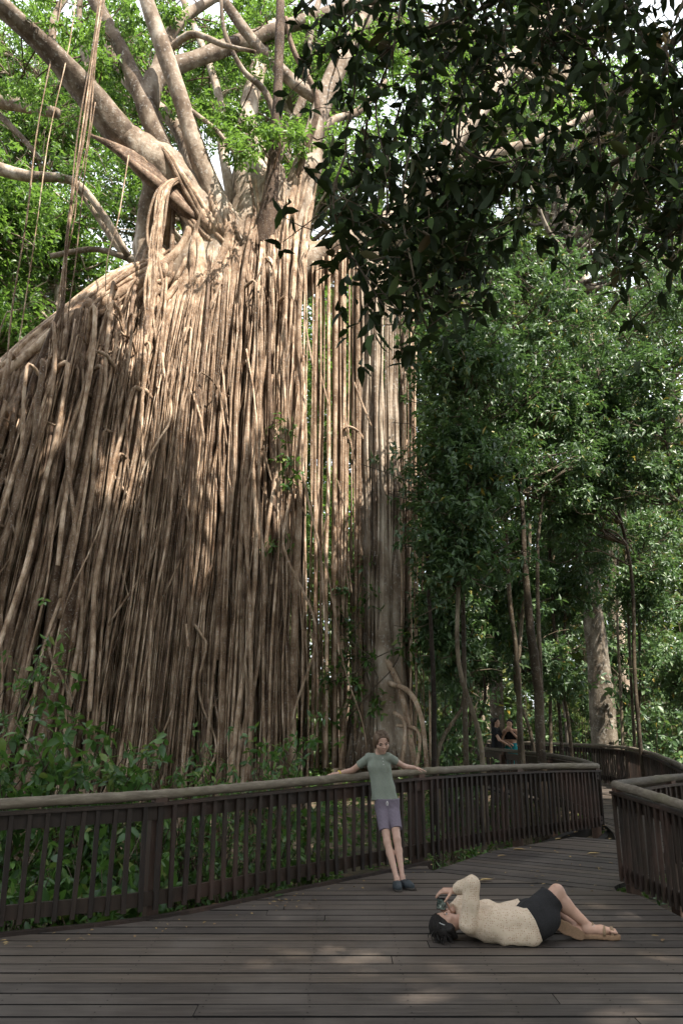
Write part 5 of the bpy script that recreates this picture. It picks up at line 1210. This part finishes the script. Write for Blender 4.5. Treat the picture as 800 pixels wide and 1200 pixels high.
# ------------------------------------------------------------------ the child leaning on the rail
def child():
    pos = lambda zx, zy, Y: P(370 + zx / 5.457, 840 + zy / 5.457, Y)
    hipL, hipR = pos(425, 600, 8.66), pos(492, 597, 8.66)
    base = np.array([(hipL[0] + hipR[0]) / 2, 8.3, 0])
    t = thing('person', 'child in sage tee and mauve shorts leaning back against the fence rail with spread arms', 'person', base)
    kneeL, kneeR = pos(456, 800, 8.46), pos(518, 782, 8.46)
    ankL, ankR = pos(517, 1038, 8.22), pos(552, 1028, 8.28)
    shL, shR = pos(340, 262, 8.74), pos(462, 258, 8.70)
    elL, elR = pos(235, 342, 8.86), pos(562, 317, 8.92)
    wrL, wrR = pos(143, 362, 8.72), pos(628, 325, 9.02)
    neck = pos(406, 232, 8.72); hc = pos(420, 164, 8.655)
    chest = pos(404, 320, 8.72); waist = pos(430, 455, 8.72); pelv = pos(455, 560, 8.68)
    B = Body(.0045)
    B.chain([(shL, .042), (elL, .031)], .02); B.chain([(elL, .031), (wrL, .021)], .015); B.chain([(shR, .042), (elR, .031)], .02); B.chain([(elR, .031), (wrR, .021)], .015)
    for dx in (-1, 1):
        o = np.array([dx * .05, 0, 0]); B.chain([(chest + o * .8 + np.array([0, 0, .05]), .046), (chest + o * .8, .054), (waist + o * .8, .054), (pelv + o * .9, .060)], .05)
    B.cone(shL, shR, .036, .036, .03); B.cone(neck + np.array([0, .01, -.05]), neck + np.array([0, 0, .03]), .044, .036, .03); B.cone(neck, hc, .036, .036, .02)
    for h, k_, a in ((hipL, kneeL, ankL), (hipR, kneeR, ankR)):
        B.cone(h, k_, .055, .039, .012); B.cone(k_ + np.array([0, -.010, 0]), k_ + np.array([0, -.010, -.02]), .033, .033, .015)
        m_ = k_ * .68 + a * .32 + np.array([0, .014, 0]); B.cone(k_, m_, .037, .038, .015); B.cone(m_, a, .038, .022, .02)
        B.cone(a, a + np.array([0, -.01, -.03]), .028, .032, .02)
    H = .232; axh = frame((.22, -1, -.34), (-.10, .0, 1)); L = head(B, hc, H, axh)
    hand(B, wrL, (-1, .05, -.12), (.0, .15, -1), (0, -1, 0), .145, .12, spread=.14, tcurl=.2)
    hand(B, wrR, (1, .12, -.22), (-.1, .1, -1), (0, -1, 0), .145, .14, spread=.14, tcurl=.2)
    link('body', B.surf('body', None, base), M['skin_child'], t, base)
    face_parts(L, H, axh, t)
    Hr = Field(.0045); Hr.ell(L(0, -.04, .165), np.array([.362, .43, .375]) * H, .02, axh); Hr.ell(L(0, -.22, .0), np.array([.33, .28, .38]) * H, .03, axh)
    Hr.cut(L(0, .30, .33), (np.array([0, .78, -.62]) @ axh))
    for s in (-1, 1): Hr.ell(L(s * .27, .06, .20), np.array([.10, .27, .24]) * H, .02, axh); Hr.ell(L(s * .31, -.10, -.02), np.array([.06, .16, .26]) * H, .02, axh)
    Hr.cone(L(0, -.46, .05), L(.05, -.52, -.25), .045, .028, .02)
    hair_strands(L, H, (0, -.04, .165), (.372, .44, .385), [(sx * rng.uniform(.02, .95), rng.uniform(.25, .75), rng.uniform(.25, .95)) for sx in (-1, 1) for _ in range(60)], (0, -1, -.35), .0035, M['hair_brown'], t)
    link('hair', Hr.surf('hair', wrinkle(.0018, 160, 5, (1, .3, .3)), base), M['hair_brown'], t, base)
    T = Body(.0048)
    hem = pos(440, 534, 8.70)
    ax_t = unit(hem - chest)
    for dx in (-1, 1):
        o = np.array([dx * .045, 0, 0]); T.cone(shL * .5 + shR * .5 + o * .9 + np.array([0, 0, -.015]), chest + o * 1.1, .052, .070, .03)
        T.cone(chest + o * 1.1, waist + o * 1.12, .070, .071, .04); T.fcone(waist + o * 1.12, hem + o * 1.3, .071, .086, .04)
    T.cone(shL, shR, .044, .044, .03)
    for sh, el, f_ in ((shL, elL, .60), (shR, elR, .44)):
        T.fcone(sh, sh + (el - sh) * f_, .047, .047, .025)
    T.sub(neck + np.array([0.004, -.035, .022]), (.062, .06, .035), .01)
    link('t_shirt', T.surf('t_shirt', lambda X: (.006 * (.3 - np.abs(sines(X * np.array([1.2, 1, .7]), 20, 13, 4))) + .003 * sines(X * np.array([1, 1, .5]), 34, 11, 6) + .0015 * sines(X * np.array([1, 1, 1.6]), 70, 12, 6)).astype(np.float32), base), M['tee'], t, base)
    bt = Bag()
    for k in range(4):
        c = pos(424 + k * 3, 262 + k * 20, 8.72) + np.array([0, -.080 + .003 * abs(k - 1), 0]); bt.box(c, (.004, .002, .004))
    bt.build('placket', M['cord'], t, smooth=False)
    Sx = Body(.0048)
    for h, k_, hemz, fr_ in ((hipL, kneeL, 725, .66), (hipR, kneeR, 710, .66)):
        e = h + (k_ - h) * fr_; Sx.fcone(h + (h - k_) * .12, e + np.array([math.copysign(.008, h[0] - pelv[0]), 0, 0]), .072, .058, .004)
    for dx in (-1, 1): Sx.cone(pelv + np.array([dx * .055, 0, .06]), pelv + np.array([dx * .052, 0, -.0]), .08, .08, .02)
    Sx.cut(hem + np.array([0, 0, .02]), (0, 0, 1))
    link('shorts', Sx.surf('shorts', lambda X: (.005 * (.3 - np.abs(sines(X * np.array([1, 1, 1.4]), 24, 23, 4))) + .003 * sines(X * np.array([1, 1, .7]), 38, 21, 6) + .0022 * sines(X, 75, 22, 6)).astype(np.float32), base), M['mauve'], t, base)
    dc = Bag(); c = pos(455, 538, 8.60) + np.array([0, -.02, 0])
    for s in (-1, 1): dc.tube(spline([c, c + np.array([s * .008, -.006, -.02]), c + np.array([s * .004, -.004, -.045])], 8), .0035, 6)
    dc.build('drawcord', M['cord'], t)
    wb_ = Bag(); d = unit(wrL - elL); c = wrL - d * .012; a = np.linspace(0, 2 * pi, 20); e1 = unit(np.cross(d, [0, 0, 1])); e2 = np.cross(d, e1)
    wb_.tube(c + (np.cos(a)[:, None] * e1 + np.sin(a)[:, None] * e2) * .0245, .005, 6, cap=False); wb_.build('wristband', M['yellow_band'], t)
    for a_, toe in ((ankL, (.03, -1, 0)), (ankR, (.62, -.8, 0))):
        d = unit(toe); hl = np.array([a_[0], a_[1], 0]) - d * .035; s = np.array([d[1], -d[0], 0])
        Cg = Body(.004); Cg.chain([(hl + [0, 0, .042], .036), (hl + d * .06 + [0, 0, .043], .039), (hl + d * .12 + s * .004 + [0, 0, .040], .042), (hl + d * .165 + [0, 0, .034], .034)], .02)
        Cg.cone(a_ + np.array([0, 0, -.06]), a_ + np.array([0, 0, -.035]), .038, .036, .02); Cg.cut((0, 0, .012), (0, 0, -1)); Cg.sub(a_ + np.array([0, 0, -.01]), (.034, .034, .03), .008)
        o = link('clog', Cg.surf('clog', None, base), M['clog'], t, base)
        Sl = Body(.004); Sl.chain([(hl + [0, 0, .016], .041), (hl + d * .08 + [0, 0, .016], .043), (hl + d * .165 + [0, 0, .016], .041)], .02); Sl.cut((0, 0, .022), (0, 0, 1)); Sl.cut((0, 0, .003), (0, 0, -1))
        link('sole', Sl.surf('sole', None, base), M['clog_sole'], o, base)
child()

# ------------------------------------------------------------------ the woman lying on the deck with a phone
def woman():
    pos = lambda zx, zy, Y: P(495 + zx / 3.3333, 1010 + zy / 3.3333, Y)
    hc = pos(88, 250, 6.42); hc[2] = max(hc[2], .105)
    base = np.array([P(590, 1090, 6.42)[0], 6.42, 0])
    t = thing('person', 'dark haired woman in dotted cream shirt lying on the deck taking a picture', 'person', base)
    shR, shL = pos(180, 245, 6.29), pos(178, 205, 6.62)
    elR, wrR = pos(192, 84, 6.30), pos(122, 112, 6.42)
    elL, wrL = pos(165, 150, 6.64), pos(108, 196, 6.54)
    chest = pos(255, 232, 6.44); waist = pos(350, 235, 6.44); pelv = pos(430, 225, 6.44)
    hipR, hipL = pos(415, 235, 6.36), pos(420, 215, 6.54)
    kneeR = pos(524, 118, 6.46); ankR = pos(652, 262, 6.46); ankR[2] = max(ankR[2], .075)
    kneeL = pos(515, 205, 6.86); kneeL[2] = .14
    ankL = pos(600, 262, 6.52); ankL[2] = .065
    B = Body(.0048)
    B.chain([(shR, .042), (elR, .036), (wrR, .025)], .02); B.chain([(shL, .042), (elL, .036), (wrL, .025)], .02)
    for dy in (-1, 1):
        o = np.array([0, dy * .07, 0]); B.chain([(chest + o * .8, .085), (waist + o * .8, .08), (pelv + o, .095)], .05)
    B.cone(shR, shL, .055, .055, .04); nk = (shR + shL) / 2 + np.array([-.03, 0, .0]); B.cone(nk, hc + np.array([.03, 0, -.01]), .052, .046, .03)
    B.cone(hipR, kneeR, .088, .056, .03); B.cone(kneeR, kneeR * .68 + ankR * .32 + [-.02, .0, -.012], .054, .053, .02); B.cone(kneeR * .68 + ankR * .32 + [-.02, 0, -.012], ankR, .053, .030, .03)
    B.cone(hipL, kneeL, .088, .056, .03); B.cone(kneeL, kneeL * .68 + ankL * .32, .054, .052, .02); B.cone(kneeL * .68 + ankL * .32, ankL, .052, .032, .03)
    # feet
    fR = ankR + np.array([-.035, -.01, 0]); fR[2] = .064
    toeR = pos(745, 272, 6.42); toeR[2] = .060
    B.cone(ankR, fR + [.02, 0, 0], .031, .034, .02); B.cone(fR, fR * .45 + toeR * .55, .034, .034, .02); B.cone(fR * .45 + toeR * .55 + [0, 0, .0], toeR, .033, .020, .02)
    for k in range(5):
        a = toeR + np.array([-.03, .032 - .017 * k, .002]); B.cone(a, a + np.array([.045 - .006 * abs(k - 3), .0, -.008]), .0105, .009, .006)
    sc = pos(568, 266, 6.40); sc[2] = max(sc[2], .075)
    sax = unit(np.array([.88, 0, -.40])); B.cone(sc - sax * .085 + [0, .045, 0], sc + sax * .085 + [0, .045, 0], .030, .030, .02); B.cone(ankL, sc + sax * .07 + [0, .05, 0], .032, .032, .03)
    H = .215; axh = frame((.12, .16, 1), (-1, -.10, .06)); L = head(B, hc, H, axh)
    ph = pos(73, 164, 6.43)
    hand(B, wrR, (-1, .06, -.02), (.05, .15, -1), (0, -1, -.4), .165, .4, curls=[.34, .42, .5, .55], tcurl=.55, fr=.05)
    hand(B, wrL, (-.85, -.35, .35), (-.1, .1, 1), (-.3, -1, 0), .16, .45, tcurl=.4, fr=.05)
    link('body', B.surf('body', None, base), M['skin_woman'], t, base)
    face_parts(L, H, axh, t)
    Hr = Field(.0048); Hr.ell(L(0, -.07, .17), np.array([.365, .425, .385]) * H, .02, axh); Hr.ell(L(.02, -.25, -.02), np.array([.34, .25, .36]) * H, .04, axh)
    Hr.cut(L(0, .27, .27), (np.array([0, .86, -.52]) @ axh)); 
    hm = Hr.surf('hair', wrinkle(.004, 90, 15, (.25, 1, 1)), base); link('hair', hm, M['hair_black'], t, base)
    hair_strands(L, H, (0, -.07, .17), (.37, .43, .39), [(sx * rng.uniform(.02, 1), rng.uniform(.1, .8), rng.uniform(.2, .95)) for sx in (-1, 1) for _ in range(70)], (0, -1, -.2), .004, M['hair_black'], t)
    ls = Bag()
    for k in range(60):
        a0 = L(rng.uniform(-.3, .34), rng.uniform(-.35, -.15), rng.uniform(-.1, .45)); e0_ = np.array([a0[0] + rng.uniform(-.03, .05), a0[1] + rng.normal(-.03, .06), .006]); ls.tube(spline([a0, a0 * .4 + e0_ * .6 + [rng.normal(0, .015), rng.normal(0, .02), .012], e0_], 8), [.004, .004, .004, .004, .0035, .003, .002, .001], 4)
    tag(ls.build('loose_hair', M['hair_black'], t), kind='stuff')
    for s in (-1, 1):
        sh_ = Field(.0048); sh_.ell(L(s * .33, -.08, .02), np.array([.06, .17, .30]) * H, .02, axh); sh_.cone(L(s * .33, -.12, -.1), L(s * .25, -.33, -.36), .03, .014, .02); link('hair_lock', sh_.surf('hair_lock', wrinkle(.002, 130, 16), base), M['hair_black'], t, base)
    hp = Bag(); hp.tube(spline([L(.37, .05, .30), L(.385, .02, .22), L(.375, .0, .10)], 6), .0028, 6); hp.build('hair_clip', M['steel'], t)
    S = Body(.0052)
    hemc = pos(420, 215, 6.44)
    for dy in (-1, 1):
        o = np.array([0, dy * .085, 0]); S.cone(pos(195, 232, 6.44) + o * .8, chest + o + [0, 0, .0], .095, .116, .05); S.cone(chest + o, waist + o * 1.1 + [0, 0, -.005], .116, .108, .06)
        S.cone(waist + o * 1.1 + [0, 0, -.005], hemc + o * 1.35 + [0, 0, -.01], .108, .125, .06)
    S.cone(pos(330, 300, 6.27), pos(425, 302, 6.25), .05, .055, .06)
    S.cone(nk + [.03, -.05, 0], nk + [.03, .05, 0], .075, .075, .05)
    S.cone(shR, shR * .5 + elR * .5 + [.006, 0, 0], .070, .058, .03); S.cone(shR * .5 + elR * .5 + [.006, 0, 0], elR + [0, 0, -.005], .058, .054, .03); cuf = elR * .12 + wrR * .88
    S.fcone(elR, cuf, .054, .045, .02)
    S.cone(shL, elL, .07, .058, .03); S.fcone(elL, elL * .2 + wrL * .8, .058, .048, .03)
    S.cut(pos(420, 228, 6.38), unit(np.array([.93, .05, .34])))
    S.cut((0, 0, .006), (0, 0, -1))
    def fold(X):
        q = np.abs(sines(X * np.array([1, .55, .9]), 17, 33, 4)); return (.013 * (q - .32) + .007 * sines(X * np.array([1, .7, .5]), 30, 31, 6) + .003 * sines(X * np.array([.8, 1, 1.2]), 55, 32, 6)).astype(np.float32)
    link('shirt', S.surf('shirt', fold, base), M['shirt'], t, base)
    Q_ = Body(.0052)
    Q_.cone(pelv + [-.05, -.06, 0], pelv + [.03, -.06, 0], .115, .118, .05); Q_.cone(pelv + [-.05, .07, 0], pelv + [.03, .07, 0], .115, .118, .05)
    Q_.fcone(hipR, hipR * .2 + kneeR * .8, .12, .098, .05); Q_.fcone(hipL, hipL * .25 + kneeL * .75, .12, .10, .05)
    Q_.cone(pos(455, 265, 6.30), pos(505, 225, 6.36), .055, .06, .06)
    Q_.cut((0, 0, .005), (0, 0, -1))
    link('shorts', Q_.surf('shorts', lambda X: (.008 * (.3 - np.abs(sines(X, 18, 43, 4))) + .004 * sines(X, 30, 41, 6) + .0025 * sines(X, 65, 42, 6)).astype(np.float32), base), M['charcoal'], t, base)
    # right sandal, standing on its sole
    Rs = Body(.0042); a = fR + np.array([-.015, 0, 0]); e = toeR + np.array([.015, 0, 0]); a[2] = e[2] = .018
    Rs.chain([(a, .036), (a * .5 + e * .5 + [0, .004, 0], .036), (e * .85 + a * .15, .043), (e, .034)], .02); Rs.cut((0, 0, .038), (0, 0, 1)); Rs.cut((0, 0, .002), (0, 0, -1))
    sd = link('sandal', Rs.surf('sandal', None, base), M['sole'], t, base)
    def strap_(c, d, r, parent, z0=.0):
        d = unit(d); e1 = unit(np.cross(d, [0, 0, 1.0])); e2 = np.cross(e1, d); an = np.linspace(-.15 * pi, 1.15 * pi, 18); bg = Bag()
        for o in (-.006, -.002, .002, .006): bg.tube(c + d * o + np.cos(an)[:, None] * e1 * r + np.sin(an)[:, None] * e2 * r, .0052, 5)
        bg.build('strap', M['strap'], parent)
    dR = unit(toeR - fR)
    strap_(fR + dR * .13 + [0, 0, -.01], dR, .041, sd); strap_(fR + dR * .19 + [0, 0, -.012], dR, .038, sd); strap_(ankR + [0, 0, .005], unit(ankR - kneeR), .036, sd)
    bk = Bag(); bk.box(ankR + np.array([.02, -.035, .012]), (.008, .004, .007)); bk.build('buckle', M['steel'], sd, smooth=False)
    # left sandal, lying on its side with the sole to the viewer
    Ls = Body(.0042); v = np.array([0, 1, 0.]); up_ = np.cross(v, sax)
    Ls.chain([(sc - sax * .095, .038), (sc - sax * .02, .042), (sc + sax * .06, .036), (sc + sax * .098, .034)], .02); Ls.cut(sc + [0, .012, 0], (0, 1, .0)); Ls.cut(sc + [0, -.012, 0], (0, -1, 0))
    s2 = link('sandal', Ls.surf('sandal', None, base), M['sole'], t, base)
    bg = Bag(); an = np.linspace(0, pi, 14); bg.tube(sc - sax * .06 + [0, .01, 0] + np.cos(an)[:, None] * unit(up_) * .04 + np.sin(an)[:, None] * v * .065, .005, 6); bg.build('strap', M['strap'], s2)
    # phone, held: a thing of its own
    pf = frame((-.25, -1, -.55), (.05, -.3, 1)); 
    p = thing('smartphone', 'black smartphone held up by the lying woman above her face', 'phone', ph)
    b = Bag(); b.box(ph, (.036, .005, .050), pf); b.build('case', M['phone'], p, smooth=False)
    b = Bag(); b.box(ph + pf[1] * .0056, (.032, .0012, .045), pf); b.build('screen', M['screen'], p, smooth=False)
woman()

# ------------------------------------------------------------------ the two people far down the path
def far_person(label, px, Y, hgt, face, shirt, lower, hair_m, pose, z_crop):
    x = P(px, 860, Y)[0]; base = np.array([x, Y, 0.0]); k = hgt / 1.65
    t = thing('person', label, 'person', base)
    f = unit(face); r = np.cross(f, [0, 0, 1.0]); U = np.array([0, 0, 1.0])
    W = lambda a, b, c: base + (r * a + f * b + U * c) * k
    B = Body(.010); hc = W(0, .02, 1.545)
    for s in (-1, 1):
        B.cone(W(s * .09, 0, .92), W(s * .09, .01, .50), .075, .05, .03); B.cone(W(s * .09, .01, .50), W(s * .09, -.01, .09), .05, .033, .02); B.cone(W(s * .09, -.03, .04), W(s * .09, .13, .03), .034, .028, .02)
        B.cone(W(s * .075, 0, .96), W(s * .06, 0, 1.12), .10, .085, .04); B.cone(W(s * .06, 0, 1.12), W(s * .085, 0, 1.3), .085, .085, .04)
    B.cone(W(-.15, 0, 1.36), W(.15, 0, 1.36), .055, .055, .05); B.cone(W(0, 0, 1.36), W(0, .01, 1.5), .05, .045, .02)
    H = .225 * k; ax = frame(f, U); L = head(B, hc, H, ax)
    arms = {}
    for s in (-1, 1):
        e, w, d, pn = pose[s]; e = W(*e); w = W(*w); sh = W(s * .17, 0, 1.36); B.chain([(sh, .046 * k), (e, .036 * k), (w, .026 * k)], .02); hand(B, w, r * d[0] + f * d[1] + U * d[2], r * pn[0] + f * pn[1] + U * pn[2], -s * r + f * .3, .17 * k, .35, fr=.055); arms[s] = (sh, e)
    link('body', B.surf('body', None, base), M['skin_far'], t, base)
    Hr = Field(.009); Hr.ell(L(0, -.08, .2), np.array([.42, .46, .42]) * H, .03, ax); Hr.cut(L(0, .22, .34), np.array([0, .8, -.6]) @ ax)
    if 'woman' in label: Hr.cone(L(0, -.4, .1), L(0, -.42, -.7), .07, .05, .03)
    link('hair', Hr.surf('hair', wrinkle(.008, 70, 9), base), hair_m, t, base)
    S = Body(.010)
    if 'cropped' in label:
        for s in (-1, 1): S.fcone(W(s * .075, 0, 1.34), W(s * .062, 0, 1.13), .098, .098, .04, 3)
    else:
        for s in (-1, 1): S.cone(W(s * .08, 0, 1.30), W(s * .08, 0, 1.1), .105, .10, .05); S.fcone(W(s * .08, 0, 1.1), W(s * .09, 0, .90), .10, .12, .05); S.fcone(arms[s][0], arms[s][0] * .45 + arms[s][1] * .55, .06, .06, .03)
        S.cone(W(-.15, 0, 1.36), W(.15, 0, 1.36), .066, .066, .04)
    link('top', S.surf('top', wrinkle(.006, 25, 3), base), shirt, t, base)
    S = Body(.010)
    if 'skirt' in label:
        for s in (-1, 1): S.fcone(W(s * .06, 0, 1.03), W(s * .10, 0, .30), .105, .17, .06, 3)
        link('skirt', S.surf('skirt', wrinkle(.012, 18, 4, (1, 1, .2)), base), lower, t, base)
    else:
        for s in (-1, 1): S.cone(W(s * .08, 0, .97), W(s * .09, 0, .85), .11, .105, .04); S.fcone(W(s * .09, 0, .85), W(s * .09, 0, .10), .10, .065, .03)
        link('trousers', S.surf('trousers', wrinkle(.006, 25, 3), base), lower, t, base)
    bg = Bag()
    for s in (-1, 1): bg.tube(spline([W(s * .09, -.06, .03), W(s * .09, .06, .035), W(s * .09, .17, .028)], 8), np.array([.03, .04, .042, .042, .042, .042, .038, .02]) * k, 8)
    bg.build('shoes', M['black_cloth'], t)
far_person('distant person in a black tee with dark curly hair facing the woman', 581, 22.0, 1.66, (.85, -.5, 0), M['black_cloth'], M['charcoal'], M['hair_black'],
           {1: ((.24, .16, 1.10), (.16, .36, .98), (-.2, .8, -.5), (0, .3, -1)), -1: ((-.22, .10, 1.08), (-.15, .30, 1.0), (.2, .9, -.2), (0, 0, -1))}, 0)
far_person('distant woman in a black cropped top and turquoise skirt, hand raised to her face', 597.5, 22.1, 1.62, (-.45, -.9, 0), M['black_cloth'], M['turquoise'], M['hair_black'],
           {1: ((.26, .08, 1.12), (.06, .17, 1.36), (-.4, .1, 1), (0, -1, .2)), -1: ((-.26, .05, 1.12), (-.08, .18, 1.34), (.4, .1, 1), (0, -1, .2))}, 0)

# ================================================================== FALLEN LEAVES on the deck
def fallen(label, px, py, L, ang, mat=M['dead_leaf'], curl=.25, aspect=.42):
    p = G(px, py, .006)
    d = np.array([[cos(ang), sin(ang), .02]]); V, T, Q = leaf_arrays(np.zeros((1, 3)), d, np.array([[0, 0, 1.]]), L, L * aspect, True, .16, -.02)
    V[:, 2] += curl * .4 * L * np.abs(np.linspace(-.5, .5, len(V))) * .3 + .004
    o = link('fallen_leaf', mesh_np('fallen_leaf', V, T, Q), mat, None, p); tag(o, label, 'leaf', 'fallen leaves on the deck')
for lab, px, py, L, an in [('curled tan leaf lying just beyond the woman\'s raised elbow', 561, 1032.5, .16, .2), ('yellow leaf on the deck under the curved fence', 582, 1004, .13, .3), ('pale brown leaf at the edge under the fence bottom rail', 600, 996, .17, -.2), ('brown leaf on the path near the corner fence', 687, 1001, .17, .0), ('small yellowish leaf on the path between the two fences', 672, 976, .10, .6),
                           ('tiny yellow leaf on the planks below the right fence', 775, 1104, .07, 1.0), ('little pale leaf on the planks right of the sandals', 762, 1097, .06, -.4), ('thin tan leaf beside the curved fence base', 650, 984, .12, .5), ('leaf lying where the path meets the right corner post', 713, 984, .09, .9), ('small leaf in the middle of the path bend', 705, 968, .08, .1), ('brown leaf lying at the foot of the brown fence post', 246, 1062, .12, .4), ('orange leaf lying far along the path', 716, 925, .12, .2)]:
    fallen(lab, px, py, L, an)
fallen('fresh green leaf poking over the deck edge', 322, 1052, .13, .9, M['leaf_shrub'])

# crumbs of leaf litter along the edges of the deck
lb_ = Bag()
for k in range(150):
    if k < 90:
        i = rng.uniform(0, 1); q = spline(WA, 40)[int(i * 39)]; p = np.array([q[0] + rng.uniform(.12, .5) ** 1.3, q[1] - rng.uniform(.12, .6) ** 1.2, .009])
    else:
        p = G(rng.uniform(560, 720), rng.uniform(965, 1045), .009)
    lb_.add(*leaf_arrays(p[None], np.array([[rng.normal(), rng.normal(), .05]]), np.array([[rng.normal(0, .3), rng.normal(0, .3), 1.0]]), rng.uniform(.02, .06), rng.uniform(.01, .025), True))
tag(lb_.build('leaf_litter', M['dead_leaf']), 'scraps of dry leaf scattered over the deck edges', kind='stuff')
